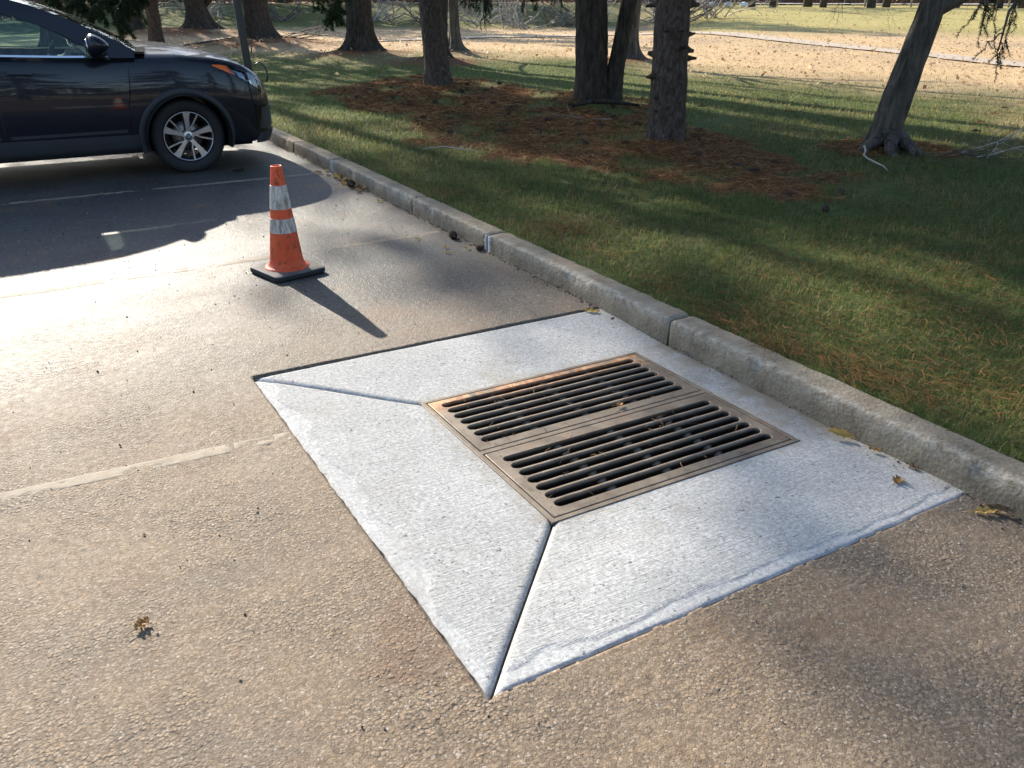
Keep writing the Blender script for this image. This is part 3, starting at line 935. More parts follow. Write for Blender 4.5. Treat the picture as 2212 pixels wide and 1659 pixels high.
# cross-section: fraction of half width, height fraction of (bottom..shoulder)
SEC = [(.0, .0), (.70, .0), (.90, .012), (.955, .06), (.972, .16), (.978, .26), (.992, .36), (1.0, .50), (.998, .62), (.988, .74), (.972, .84), (.95, .92), (.925, .965), (.895, .99)]
HOOD = [(.84, .12), (.74, .38), (.60, .64), (.42, .84), (.22, .96), (0, 1.0)]
def section(w, zs, zc, zb):
    p = [(w * a, zb + (zs - zb) * b) for a, b in SEC]
    p += [(w * a, zs + (zc - zs) * b) for a, b in HOOD]
    return p
def body_y(x, z):
    w = np.interp(x, XD, DW); zs = np.interp(x, XD, DZS); zb = np.interp(x, XD, DZB)
    f = np.clip((z - zb) / (zs - zb), 0, 1)
    return w * np.interp(f, [b for a, b in SEC[2:]], [a for a, b in SEC[2:]])
rows = []
for w, zs, zc, zb in zip(DW, DZS, DZC, DZB):
    h = section(w, zs, zc, zb)
    rows.append([(-y, z) for y, z in h] + [(y, z) for y, z in h[::-1][1:-1]])
np_ = len(rows[0])
V = np.array([[XD[i], y, z] for i, r in enumerate(rows) for y, z in r])
nS = len(rows)
F4 = [[i * np_ + j, i * np_ + (j + 1) % np_, (i + 1) * np_ + (j + 1) % np_, (i + 1) * np_ + j] for i in range(nS - 1) for j in range(np_)]
def cap(i):
    b = i * np_; n = len(SEC) + len(HOOD)
    out = []
    for j in range(n - 1):           # strips between the left and right halves
        l0, l1 = b + j, b + j + 1
        r0 = b + (np_ - j) % np_; r1 = b + (np_ - j - 1) % np_
        q = [l0, l1, r1, r0]
        if len(set(q)) == 4: out.append(q)
    return out
c3 = []
for i in (0, nS - 1):
    b = i * np_; n = len(SEC) + len(HOOD)
    for j in range(n - 1):
        l0, l1 = b + j, b + j + 1
        r0 = b + (np_ - j) % np_; r1 = b + (np_ - j - 1) % np_
        if l0 == r0: c3.append([l0, l1, r1])
        elif l1 == r1: c3.append([l0, l1, r0])
        else: F4.append([l0, l1, r1, r0])
me = mesh_np('body_shell', V, [np.array(c3), np.array(F4)])
fix_normals(me)
body = link('body', me, M['car'])
cut = []
def cutter(mb):
    c = mb.mesh('cut'); fix_normals(c)
    o = link('cut', c); cut.append(o); return o
for xw in (0.0, -2.66):
    for s in (-1, 1):
        m = MB()
        m.lathe([(0.001, -.20), (.395, -.20), (.395, .2), (.001, .2)], 48, 'y')
        m.v[-1][:, 0] += xw; m.v[-1][:, 1] += s * .86; m.v[-1][:, 2] += .355
        cutter(m)
m = MB(); m.box((-2.02, 0, 1.0), (2.50, 1.62, 1.2)); cutter(m)
def seam(pts, w=.007):
    for s in (-1, 1):
        m = MB()
        for (xa, za), (xb, zb) in zip(pts[:-1], pts[1:]):
            L = math.hypot(xb - xa, zb - za); ang = math.atan2(zb - za, xb - xa)
            m.box(((xa + xb) / 2, s * .93, (za + zb) / 2), (L + w * .5, .12, w), Matrix.Rotation(-ang, 3, 'Y'))
            cutter(m); m = MB()
seam([(-.51, .33), (-.505, .60), (-.455, .86), (-.44, 1.04)])
seam([(-1.56, .33), (-1.56, 1.09)])
for o in cut:
    md = body.modifiers.new('b', 'BOOLEAN'); md.operation = 'DIFFERENCE'; md.solver = 'EXACT'; md.object = o
dg = bpy.context.evaluated_depsgraph_get(); dg.update()
me2 = bpy.data.meshes.new_from_object(body.evaluated_get(dg))
body.modifiers.clear()
body.data = me2; me2.name = 'body'
me2.materials.clear(); me2.materials.append(M['car'])
for o in cut: bpy.data.objects.remove(o)
me2.polygons.foreach_set('use_smooth', np.ones(len(me2.polygons), dtype=bool))
me2.set_sharp_from_angle(angle=R(34))
body.parent = car
# the bonnet is a panel of its own
bm = bmesh.new(); bm.from_mesh(me2)
bf = []
for f in bm.faces:
    c = f.calc_center_median()
    if c.x > -.36 and abs(c.y) < .842 * np.interp(c.x, XD, DW) and c.z > np.interp(c.x, XD, DZS) - .004 and c.x < .80: bf.append(f)
idx_ = [f.index for f in bf]
bm2 = bm.copy(); bm2.faces.ensure_lookup_table(); keep_ = set(idx_)
bmesh.ops.delete(bm2, geom=[f for f in bm2.faces if f.index not in keep_], context='FACES')
bmesh.ops.delete(bm, geom=bf, context='FACES')
bm.to_mesh(me2); bm.free()
me3 = bpy.data.meshes.new('bonnet'); bm2.to_mesh(me3); bm2.free()
me3.polygons.foreach_set('use_smooth', np.ones(len(me3.polygons), dtype=bool))
link('bonnet', me3, M['car'], car)

def side_patch(name, top, bot, mat, off=.004, nu=24, nv=8, thick=.012, sides=(-1, 1), yf=None, parent=car):
    """skin lying on the car's side between two curves given as (x,z) lists"""
    out = []
    top = np.array(top, float); bot = np.array(bot, float)
    u = np.linspace(0, 1, nu)
    def samp(c):
        d = np.concatenate([[0], np.cumsum(np.hypot(*np.diff(c, axis=0).T))]); d /= d[-1]
        return np.stack([np.interp(u, d, c[:, 0]), np.interp(u, d, c[:, 1])], 1)
    tp, bt = samp(top), samp(bot)
    w = np.linspace(0, 1, nv)[None, :, None]
    P = tp[:, None, :] * (1 - w) + bt[:, None, :] * w
    yy = (yf or body_y)(P[..., 0], P[..., 1])
    for s in sides:
        o_ = np.stack([P[..., 0], s * (yy + off), P[..., 1]], -1).reshape(-1, 3)
        i_ = np.stack([P[..., 0], s * (yy + off - thick), P[..., 1]], -1).reshape(-1, 3)
        m = MB(); m.add(o_, grid_faces(nu, nv)); m.add(i_, grid_faces(nu, nv)[:, ::-1])
        N = nu * nv; idx = np.arange(N).reshape(nu, nv)
        loop = np.concatenate([idx[:, 0], idx[-1, 1:], idx[-2::-1, -1], idx[0, -2:0:-1]])
        m.f4.append(np.stack([loop, loop + N, np.roll(loop, -1) + N, np.roll(loop, -1)], 1))
        me = m.mesh(name, True); fix_normals(me); me.set_sharp_from_angle(angle=R(40))
        out.append(link(name, me, mat, parent))
    return out
# lower cladding, arch flares
side_patch('sill_cladding', [(-2.24, .42), (-.44, .40)], [(-2.20, .225), (-.40, .225)], M['car_plastic'], .012)
for xw in (0.0, -2.66):
    a = np.radians(np.linspace(-18, 198, 40))
    for s in (-1, 1):
        m = MB()
        ring = []
        for rad, dy in ((.393, -.03), (.393, .012), (.402, .018), (.440, .016), (.452, .004), (.452, -.02)):
            px = xw + rad * np.cos(a); pz = np.maximum(.355 + rad * np.sin(a), .20)
            yb = np.maximum(body_y(px, np.clip(pz, .3, .78)), .80)
            ring.append(np.stack([px, s * (yb + dy), pz], 1))
        Vv = np.stack(ring, 1).reshape(-1, 3)
        m.add(Vv, grid_faces(40, 6))
        me = m.mesh('arch_flare', True); fix_normals(me); me.set_sharp_from_angle(angle=R(45))
        link('arch_flare', me, M['car_plastic'], car)
# wheel-house liner
for xw in (0.0, -2.66):
    for s in (-1, 1):
        m = MB(); m.lathe([(.392, -.20), (.392, .17)], 40, 'y')
        m.v[-1] += np.array([xw, s * .845, .355])
        keep = m.v[-1][:, 2]
        me = m.mesh('wheel_house', True)
        bm = bmesh.new(); bm.from_mesh(me)
        bmesh.ops.delete(bm, geom=[f for f in bm.faces if f.calc_center_median().z < .24], context='FACES'); bm.to_mesh(me); bm.free()
        link('wheel_house', me, M['gap'], car)
# head lamps
def lamp_face(side):
    hl = side_patch('headlight', [(.315, 1.005), (.50, .985), (.66, .92), (.79, .825)], [(.315, .990), (.50, .905), (.66, .815), (.80, .725)], M['car_black'], .003, 30, 10, .02, (side,))[0]
    side_patch('turn_signal', [(.318, 1.003), (.41, .996), (.465, .982)], [(.318, .992), (.41, .950), (.525, .896)], M['amber'], .007, 14, 6, .006, (side,), parent=hl)
    side_patch('reflector', [(.53, .935), (.60, .912)], [(.56, .886), (.63, .850)], M['chrome'], .0055, 8, 6, .004, (side,), parent=hl)
    side_patch('reflector', [(.65, .890), (.72, .852)], [(.66, .835), (.73, .790)], M['chrome'], .0055, 8, 6, .004, (side,), parent=hl)
    side_patch('clear_lens', [(.45, .984), (.60, .945), (.70, .895), (.80, .818)], [(.50, .907), (.60, .853), (.70, .792), (.81, .718)], M['lens'], .011, 24, 10, .003, (side,), parent=hl)
for s in (-1, 1): lamp_face(s)
# bumper lower parts
side_patch('bumper_corner', [(.70, .62), (.80, .60), (.90, .58)], [(.70, .30), (.80, .30), (.905, .36)], M['car_black'], .006, 16, 10, .02)
side_patch('fog_lamp', [(.76, .52), (.82, .52)], [(.76, .44), (.82, .44)], M['chrome'], .009, 8, 8, .01)
m = MB()
for yv in np.linspace(-.52, .52, 40)[:-1]:
    pass
def nose_x(y, z):
    f = np.interp(abs(y), DW[::-1], XD[::-1]) if abs(y) < .92 else 0
    return np.interp(abs(y), [.33, .50, .67, .79, .865], [.955, .93, .87, .78, .66])
for z0, z1, nm, mt, of in ((.23, .33, 'front_lip', 'car_plastic', .014), (.37, .57, 'lower_grille', 'car_plastic', .006), (.66, .74, 'upper_grille', 'car_black', -.02)):
    ys = np.linspace(-.80, .80, 50); zz = np.linspace(z0, z1, 6)
    YY, ZZ = np.meshgrid(ys, zz, indexing='ij')
    xb = np.vectorize(nose_x)(YY, ZZ) - (.05 * np.clip((ZZ - .6) / .2, 0, 1)) - .04 * np.clip((.33 - ZZ) / .1, 0, 1)
    P = np.stack([xb + of, YY, ZZ], -1).reshape(-1, 3); Q = P.copy(); Q[:, 0] -= .06
    m = MB(); m.add(P, grid_faces(50, 6)); m.add(Q, grid_faces(50, 6)[:, ::-1])
    idx = np.arange(300).reshape(50, 6)
    loop = np.concatenate([idx[:, 0], idx[-1, 1:], idx[-2::-1, -1], idx[0, -2:0:-1]])
    m.f4.append(np.stack([loop, loop + 300, np.roll(loop, -1) + 300, np.roll(loop, -1)], 1))
    me = m.mesh(nm, True); fix_normals(me); me.set_sharp_from_angle(angle=R(40)); link(nm, me, M[mt], car)
# greenhouse ------------------------------------------------
def green_y(x, z):
    z = np.asarray(z, float)
    return .893 - .235 * np.clip((z - 1.09) / .53, -0.2, 1.1) - .05 * np.clip((z - 1.45) / .2, 0, 1) ** 2 - 0.06 * np.clip((np.asarray(x) + .45) / .4, 0, 1)
roofline = [(-.34, 1.135), (-.50, 1.235), (-.75, 1.365), (-1.0, 1.48), (-1.25, 1.57), (-1.55, 1.635), (-1.9, 1.67), (-2.4, 1.67), (-2.9, 1.635), (-3.25, 1.56)]
wintop = [(-.68, 1.115), (-.80, 1.205), (-.95, 1.30), (-1.15, 1.395), (-1.4, 1.475), (-1.7, 1.525), (-2.1, 1.545), (-2.6, 1.53), (-3.0, 1.46)]
belt = [(-.62, 1.098), (-1.0, 1.108), (-1.5, 1.13), (-2.0, 1.148), (-2.6, 1.165), (-3.0, 1.18)]
def cv(c, xs): 
    c = np.array(c)[::-1]; return [(x, float(np.interp(x, c[:, 0], c[:, 1]))) for x in xs]
rl = cv(roofline, np.linspace(-.37, -3.2, 40)); 
side_patch('window_frame', rl, [(-.37, 1.085), (-.55, 1.09), (-.68, 1.105)] + cv(wintop, np.linspace(-.72, -3.0, 30)) + [(-3.15, 1.40)], M['car'], .004, 60, 6, .035, yf=green_y)
side_patch('pillar', [(-1.56, 1.53), (-1.66, 1.54)], [(-1.52, 1.10), (-1.66, 1.10)], M['car_black'], -.002, 6, 14, .03, yf=green_y)
side_patch('pillar', [(-2.78, 1.52), (-3.22, 1.55)], [(-2.62, 1.15), (-3.42, 1.13)], M['car'], .004, 10, 14, .03, yf=green_y)
side_patch('belt_trim', [(x, z + .014) for x, z in cv(belt, np.linspace(-.60, -3.0, 30))], [(x, z - .002) for x, z in cv(belt, np.linspace(-.60, -3.0, 30))], M['chrome'], .008, 30, 4, .012, yf=green_y)
side_patch('quarter_window', [(-.60, 1.10), (-.72, 1.16)], [(-.58, 1.075), (-.74, 1.085)], M['car_black'], .003, 6, 6, .02, yf=green_y)
side_patch('door_window', cv(wintop, np.linspace(-.69, -1.56, 24)), cv(belt, np.linspace(-.69, -1.56, 24)), M['glass'], -.004, 24, 10, .004, yf=green_y)
side_patch('door_window', cv(wintop, np.linspace(-1.62, -2.74, 24)), cv(belt, np.linspace(-1.62, -2.74, 24)), M['glass'], -.004, 24, 10, .004, yf=green_y)
def cross(name, xa, za, mat, crown, thick, nv=17):
    """panel spanning from side to side; xa,za edge curve, bulging by crown forward/up"""
    n = len(xa); v = np.linspace(-1, 1, nv)
    P = np.zeros((n, nv, 3))
    for i in range(n):
        ye = float(green_y(xa[i], za[i]))
        P[i, :, 0] = xa[i] + crown[0] * (1 - v ** 2); P[i, :, 1] = ye * v; P[i, :, 2] = za[i] + crown[1] * (1 - v ** 2)
    m = MB(); Q = P.copy(); Q[..., 2] -= thick
    m.add(P.reshape(-1, 3), grid_faces(n, nv)); m.add(Q.reshape(-1, 3), grid_faces(n, nv)[:, ::-1])
    N = n * nv; idx = np.arange(N).reshape(n, nv)
    loop = np.concatenate([idx[:, 0], idx[-1, 1:], idx[-2::-1, -1], idx[0, -2:0:-1]])
    m.f4.append(np.stack([loop, loop + N, np.roll(loop, -1) + N, np.roll(loop, -1)], 1))
    me = m.mesh(name, True); fix_normals(me); me.set_sharp_from_angle(angle=R(40)); return link(name, me, mat, car)
q = [(x, z) for x, z in rl if x < -1.28]
cross('roof', [p[0] for p in q], [p[1] + .002 for p in q], M['car'], (0.0, .045), .03)
q = [(x, z) for x, z in cv(roofline, np.linspace(-.36, -1.30, 16))]
cross('windshield', [p[0] for p in q], [p[1] - .004 for p in q], M['glass'], (.10, .03), .006)
cross('rear_window', [-3.24, -3.36, -3.5, -3.6], [1.53, 1.42, 1.28, 1.16], M['glass'], (-.06, 0.02), .006)
cross('cowl', [-.28, -.36, -.44], [1.135, 1.14, 1.15], M['car_black'], (.10, .045), .02)
m = MB()
for yv in (-.3, .25):
    m.tube([(-.33, yv, 1.165), (-.42, yv - .02, 1.205), (-.50, yv + .5, 1.225)], .008, 6)
m.build('wiper', M['car_black'], car)
# mirrors
for s in (-1, 1):
    bm = bmesh.new(); bmesh.ops.create_icosphere(bm, subdivisions=4, radius=1)
    for v in bm.verts:
        x, y, z = v.co
        v.co = Vector((x * (.115 if x > 0 else .055) * (1.2 - .2 * abs(z)), y * .13, z * .105 * (1 - .25 * max(0, x)) + .012 * abs(y) ** 2))
    me = bpy.data.meshes.new('mirror_housing'); bm.to_mesh(me); bm.free()
    me.polygons.foreach_set('use_smooth', np.ones(len(me.polygons), dtype=bool))
    o = link('mirror', me, M['car'], car, (-.72, s * 1.0, 1.20))
    m = MB(); m.lathe([(.001, -.004), (1.0, -.004), (1.0, .004), (.001, .004)], 24, 'y')
    m.v[-1] = m.v[-1][:, [1, 0, 2]] * np.array([1, .085, .062]) + np.array([-.050, 0, 0])
    m.build('mirror_glass', M['chrome'], o)
    m = MB(); m.tube([(.0, -s * .09, -.06), (.02, -s * .16, -.085)], [.035, .028], 10)
    m.build('mirror_arm', M['car_black'], o)
# door handles, rear lamps, plate face
for s_ in (-1, 1):
    for xs_, zt, hx in (((-.515, -1.553), (1.085, 1.108), -1.24), ((-1.567, -2.30), (1.108, 1.135), -2.02)):
        d_ = side_patch('door', [(xs_[0] + (.055 if xs_[0] > -1 else 0), zt[0]), (xs_[1], zt[1])], [(xs_[0], .425), (xs_[1], .425)], M['car'], .0035, 26, 22, .006, (s_,))[0]
        side_patch('door_handle', [(hx, 1.005), (hx - .2, 1.012)], [(hx, .975), (hx - .2, .982)], M['car'], .034, 12, 5, .02, (s_,), parent=d_)
        side_patch('door_moulding', [(xs_[0] - .03, .455), (xs_[1] + .03, .455)], [(xs_[0] - .03, .428), (xs_[1] + .03, .428)], M['car_plastic'], .010, 20, 4, .008, (s_,), parent=d_)
side_patch('tail_light', [(-3.35, 1.10), (-3.58, 1.05)], [(-3.38, .92), (-3.60, .90)], plain('red_lens', (.35, .01, .01), .2, .1), .006, 10, 8, .02)
# cabin: seats, dashboard, steering wheel
def cushion(name, c, s, rot=0.0, parent=car, mat='interior'):
    bm = bmesh.new(); bmesh.ops.create_cube(bm, size=1)
    bmesh.ops.bevel(bm, geom=bm.edges[:], offset=.18, segments=3, affect='EDGES')
    me = bpy.data.meshes.new(name); bm.to_mesh(me); bm.free()
    me.transform(Matrix.Translation(c) @ Matrix.Rotation(rot, 4, 'Y') @ Matrix.Diagonal((*s, 1)))
    me.polygons.foreach_set('use_smooth', np.ones(len(me.polygons), dtype=bool))
    return link(name, me, M[mat], parent)
for yv in (-.38, .38):
    st_ = cushion('seat', (-1.45, yv, .62), (.52, .50, .20))
    cushion('backrest', (-1.74, yv, .92), (.16, .48, .62), R(-16), st_)
    cushion('headrest', (-1.86, yv, 1.32), (.10, .27, .19), R(-12), st_)
st_ = cushion('seat', (-2.42, 0, .62), (.50, 1.30, .20))
cushion('backrest', (-2.72, 0, .92), (.16, 1.30, .58), R(-18), st_)
for yv in (-.4, .4): cushion('headrest', (-2.82, yv, 1.26), (.09, .26, .16), R(-12), st_)
cushion('dashboard', (-.72, 0, .97), (.42, 1.55, .28))
m = MB()
a = np.linspace(0, 2 * np.pi, 33)
Rm = Matrix.Rotation(R(-65), 3, 'Y')
ring = np.array([Rm @ Vector((.185 * math.cos(t_), .185 * math.sin(t_), 0)) for t_ in a]) + np.array([-1.02, .38, 1.03])
m.tube(ring, .014, 8, cap=False)
for t_ in (0.1, 2.2, 4.2):
    m.tube([(-1.02, .38, 1.03), tuple(np.array(Rm @ Vector((.18 * math.cos(t_), .18 * math.sin(t_), 0))) + np.array([-1.02, .38, 1.03]))], .013, 6)
m.tube([(-1.03, .38, 1.03), (-.80, .38, .95)], [.05, .04], 10)
m.build('steering_wheel', M['interior'], car, smooth=True)
m = MB(); m.box((-2.0, 0, .40), (2.46, 1.58, .02)); m.build('cabin_floor', M['interior'], car)
# underbody
m = MB(); m.box((-1.33, 0, .26), (4.0, 1.3, .12)); m.build('underbody', M['gap'], car)

# wheels ----------------------------------------------------
def build_wheel():
    w = empty('wheel')
    m = MB()
    m.lathe([(.232, .055), (.245, .100), (.262, .112), (.30, .116), (.325, .112), (.342, .098), (.350, .078), (.352, .03), (.352, -.03), (.350, -.078), (.342, -.098), (.325, -.112), (.28, -.114), (.245, -.100), (.232, -.055)], 72, 'y')
    m.build('tyre', M['tyre'], w, smooth=True)
    rim = empty('rim'); rim.parent = w
    m = MB(); m.lathe([(.236, -.10), (.214, -.09), (.205, .0), (.210, .06), (.222, .088), (.2305, .094)], 72, 'y')
    m.build('barrel', M['wheel_dark'], rim, smooth=True)
    m = MB(); m.lathe([(.2245, .0885), (.2265, .0955), (.2335, .0975), (.2345, .09)], 72, 'y')
    m.build('rim_edge', M['alloy'], rim, smooth=True)
    m = MB(); m.lathe([(.001, .0), (.145, .0), (.145, .012), (.06, .02), (.001, .02)], 48, 'y')
    m.build('brake_disc', M['disc'], rim)
    def slab(poly, y0, y1, name, mat, dish=True):
        P = np.array(poly)[::-1] * np.array([-1, 1]); n = len(P)
        rad = np.hypot(P[:, 0], P[:, 1])
        dy = .012 * np.clip((rad - .05) / .17, 0, 1) if dish else 0 * rad
        Vt = np.stack([P[:, 0], y1 + dy, P[:, 1]], 1); Vb = np.stack([P[:, 0] * 1.0, y0 + dy, P[:, 1]], 1)
        bm = bmesh.new()
        tv = [bm.verts.new(v) for v in Vt]; bv = [bm.verts.new(v) for v in Vb]
        bm.faces.new(tv); bm.faces.new(bv[::-1])
        for i in range(n): bm.faces.new([tv[i], bv[i], bv[(i + 1) % n], tv[(i + 1) % n]])
        bmesh.ops.recalc_face_normals(bm, faces=bm.faces)
        me = bpy.data.meshes.new(name); bm.to_mesh(me); bm.free()
        return link(name, me, mat, rim)
    def rot(poly, a):
        c, s = math.cos(a), math.sin(a)
        return [(x * c - y * s, x * s + y * c) for x, y in poly]
    wide = [(-.018, .045), (-.020, .10), (-.026, .16), (-.034, .224), (0, .2265), (.036, .222), (.026, .20), (.020, .15), (.016, .095), (.020, .045)]
    thin = [(.010, .080), (.026, .094), (.042, .112), (.098, .207), (.109, .201), (.050, .101), (.036, .086), (.020, .070)]
    under = [(-.03, .04), (-.04, .224), (.125, .195), (.03, .04)]
    for k in range(5):
        a = R(-2) + k * 2 * math.pi / 5
        slab(rot(wide, a), .050, .082, 'spoke', M['alloy'])
        slab(rot(thin, a), .050, .0805, 'thin_spoke', M['alloy'])
        # dark pocket walls behind the machined faces
        slab(rot([(-.024, .05), (-.040, .222), (-.030, .223), (-.014, .05)], a), .030, .0745, 'spoke_side', M['wheel_dark'])
        slab(rot([(.030, .09), (.094, .212), (.118, .200), (.05, .09)], a), .028, .0735, 'spoke_side', M['wheel_dark'])
    m = MB(); m.lathe([(.001, .086), (.022, .085), (.028, .080), (.050, .0795), (.056, .072), (.058, .04)], 40, 'y')
    m.build('hub', M['alloy'], rim, smooth=True, sharp=40)
    m = MB(); m.lathe([(.001, .0895), (.022, .089), (.0265, .085)], 32, 'y'); cap_ = m.build('hub_cap', M['wheel_dark'], rim, smooth=True)
    m = MB()
    for ra, rb, cz in ((.018, .012, 0), (.006, .012, .0), (.014, .005, .006)):
        t_ = np.linspace(0, 2 * np.pi, 25)
        m.tube(np.stack([ra * np.cos(t_), np.full(25, .0905), rb * np.sin(t_) + cz], 1), .0016, 6, cap=False)
    m.build('emblem', M['chrome'], cap_)
    for k in range(5):
        a = R(34) + k * 2 * math.pi / 5
        m = MB(); m.lathe([(.001, .078), (.008, .077), (.010, .055)], 8, 'y')
        m.v[-1] += np.array([.057 * math.cos(a) , 0, .057 * math.sin(a)])
        m.build('lug_nut', M['chrome'], rim)
    return w
def copy_tree(o, parent=None):
    c = o.copy(); COL.objects.link(c)
    c.parent = parent
    for ch in o.children: copy_tree(ch, c)
    return c
# keep car > wheel > piece (three levels): fold the rim's pieces into the wheel
w0 = build_wheel()
for ch in list(w0.children):
    if ch.name.startswith('rim') and ch.type == 'EMPTY':
        for g_ in list(ch.children):
            g_.parent = w0
            if g_.name.startswith('hub_cap'):
                for e_ in list(g_.children): e_.parent = w0
        bpy.data.objects.remove(ch)
w0.parent = car
w0.location = (0, -.803, .352); w0.rotation_euler = (R(0), 0, math.pi)
spin = [0.0, 0.7, 1.3, 0.4]
for i, (xw, s) in enumerate(((0, 1), (-2.66, -1), (-2.66, 1))):
    w = copy_tree(w0, car)
    w.location = (xw, s * .803, .352)
    w.rotation_euler = (0, 0, math.pi if s < 0 else 0)
# ------------------------------------------------------------------ trees
def trunk_mesh(path, rads, nseg=40, ridge=0.02, flare=None, seed=0, plates=9.0, closed=True):
    """tapered trunk along path (list of points) with ridged bark and root flare"""
    path = np.asarray(path, float)
    d = np.concatenate([[0], np.cumsum(np.linalg.norm(np.diff(path, axis=0), axis=1))])
    L = d[-1]
    # denser rings low down
    s = np.concatenate([np.linspace(0, min(3.0, L * .5), 70), np.linspace(min(3.0, L * .5), L, 40)[1:]])
    C = np.stack([np.interp(s, d, path[:, k]) for k in range(3)], 1)
    C[:, 0] = smooth(C[:, 0], 5); C[:, 1] = smooth(C[:, 1], 5)
    rr = np.interp(s, d, rads)
    a = np.linspace(0, 2 * np.pi, nseg, endpoint=False)
    A, S = np.meshgrid(a, s)
    rad = rr[:, None] * np.ones_like(A)
    u = np.cos(A) * 2.2; w = np.sin(A) * 2.2
    n1 = fbm(u * plates * .35 + S * .6 + seed, w * plates * .35 + S * 1.1, 200 + seed, 4)
    n2 = np.abs(fbm(u * plates * .8 + seed * 3, w * plates * .8 + S * 3.5, 220 + seed, 3) - .5) * 2
    rad = rad * (1 + .10 * (n1 - .5)) + ridge * (n2 - .25) * np.clip(rr[:, None] / .2, .3, 1.4)
    if flare:
        nroot, amp, hgt = flare
        ph = seed * 1.7
        lob = np.clip(.45 + .55 * np.cos(A * nroot + ph + .6 * np.sin(A * 2 + seed)), 0, 1) ** 1.5
        rad = rad + amp * np.exp(-S / hgt) * (.35 + .9 * lob) + amp * .5 * np.exp(-S / (hgt * .3)) * lob
    V = np.stack([C[:, 0][:, None] + rad * np.cos(A), C[:, 1][:, None] + rad * np.sin(A), C[:, 2][:, None] * np.ones_like(A)], -1).reshape(-1, 3)
    n, m = len(s), nseg
    F = np.array([[i * m + j, i * m + (j + 1) % m, (i + 1) * m + (j + 1) % m, (i + 1) * m + j] for i in range(n - 1) for j in range(m)])
    return mesh_np('trunk', V, F)

def quads_from(P, D, W_, L, taper=0.25):
    """thin leaf quads: origin P, direction D, width vector W_, length L"""
    n = len(P)
    e = P + D * L[:, None]
    V = np.stack([P - W_, P + W_, e + W_ * taper, e - W_ * taper], 1).reshape(-1, 3)
    return V, np.arange(4 * n).reshape(n, 4)

def conifer_crown(seed, H, h0, rmax, dens=1.0, pine=False, clump=1):
    """limbs plus needle sprays; returns (wood mesh, foliage mesh), local to trunk base"""
    r = np.random.default_rng(seed)
    wood = MB(); P = []; D = []; Ls = []; Ws = []
    z = h0
    while z < H - .3:
        f = (z - h0) / (H - h0)
        nb = r.integers(3, 6) if not pine else r.integers(3, 5)
        for b in range(nb):
            az = r.uniform(0, 2 * np.pi)
            L = (rmax * (1 - f) ** .75 + .35) * r.uniform(.65, 1.1)
            if pine: L = rmax * (0.55 + .7 * math.sin(math.pi * min(1, f * .8 + .2))) * r.uniform(.6, 1.05) * (1.1 - f * .6)
            n = 7
            t_ = np.linspace(0, 1, n)
            up = (r.uniform(-.05, .25) if not pine else r.uniform(.1, .5)) 
            droop = (.55 if not pine else .12) * r.uniform(.7, 1.3)
            zz = z + L * (up * t_ - droop * t_ ** 1.6 + .18 * t_ ** 4)
            px = np.cos(az) * L * t_ + r.normal(0, .04, n) * t_ * L; py = np.sin(az) * L * t_ + r.normal(0, .04, n) * t_ * L
            wood.tube(np.stack([px, py, zz], 1), np.linspace(.012 * L + .012, .006, n), 4, cap=False)
            ns = int(max(4, L * (9 if not pine else 5) * dens))
            for k in range(ns):
                q = r.uniform(.18 if not pine else .45, 1.0)
                c = np.array([np.interp(q, t_, px), np.interp(q, t_, py), np.interp(q, t_, zz)])
                if not pine:
                    # a drooping side spray
                    sd = az + r.choice([-1, 1]) * r.uniform(.5, 1.4)
                    sl = r.uniform(.35, .9) * (1 - .35 * q) * (0.6 + .4 * L / rmax)
                    m = 9
                    tt = np.linspace(.05, 1, m)
                    sp = c + np.stack([np.cos(sd) * sl * tt, np.sin(sd) * sl * tt, -sl * (.25 * tt + .75 * tt ** 2)], 1)
                    dd = np.gradient(sp, axis=0); dd /= np.linalg.norm(dd, axis=1)[:, None]
                    for rep in range(3):
                        jit = r.normal(0, .38, (m, 3)); v = dd + jit; v /= np.linalg.norm(v, axis=1)[:, None]
                        P.append(sp); D.append(v); Ls.append(r.uniform(.10, .24, m))
                        Ws.append(r.uniform(.011, .021, m))
                else:
                    c = c + r.normal(0, .22, 3) * np.array([1, 1, .6])
                    if clump > 1:
                        c = c + r.normal(0, .40, (clump, 3)) * np.array([1, 1, .55])
                        c = np.repeat(c, 22, 0)
                    m = 22 * clump
                    v = r.normal(0, 1, (m, 3)); v[:, 2] = np.abs(v[:, 2]) * .6 + .1; v /= np.linalg.norm(v, axis=1)[:, None]
                    P.append(c if clump > 1 else np.repeat(c[None], m, 0)); D.append(v); Ls.append(r.uniform(.14, .30, m)); Ws.append(r.uniform(.008, .016, m))
        z += r.uniform(.28, .5) * (1 if not pine else 1.5) / max(.6, dens)
    P = np.concatenate(P); D = np.concatenate(D); Ls = np.concatenate(Ls); Ws = np.concatenate(Ws)
    side = np.cross(D, r.normal(0, 1, D.shape)); side /= np.linalg.norm(side, axis=1)[:, None] + 1e-9
    V, F = quads_from(P, D, side * Ws[:, None], Ls)
    fol = mesh_np('foliage', V, F, smooth=False)
    return wood.mesh('limbs'), fol

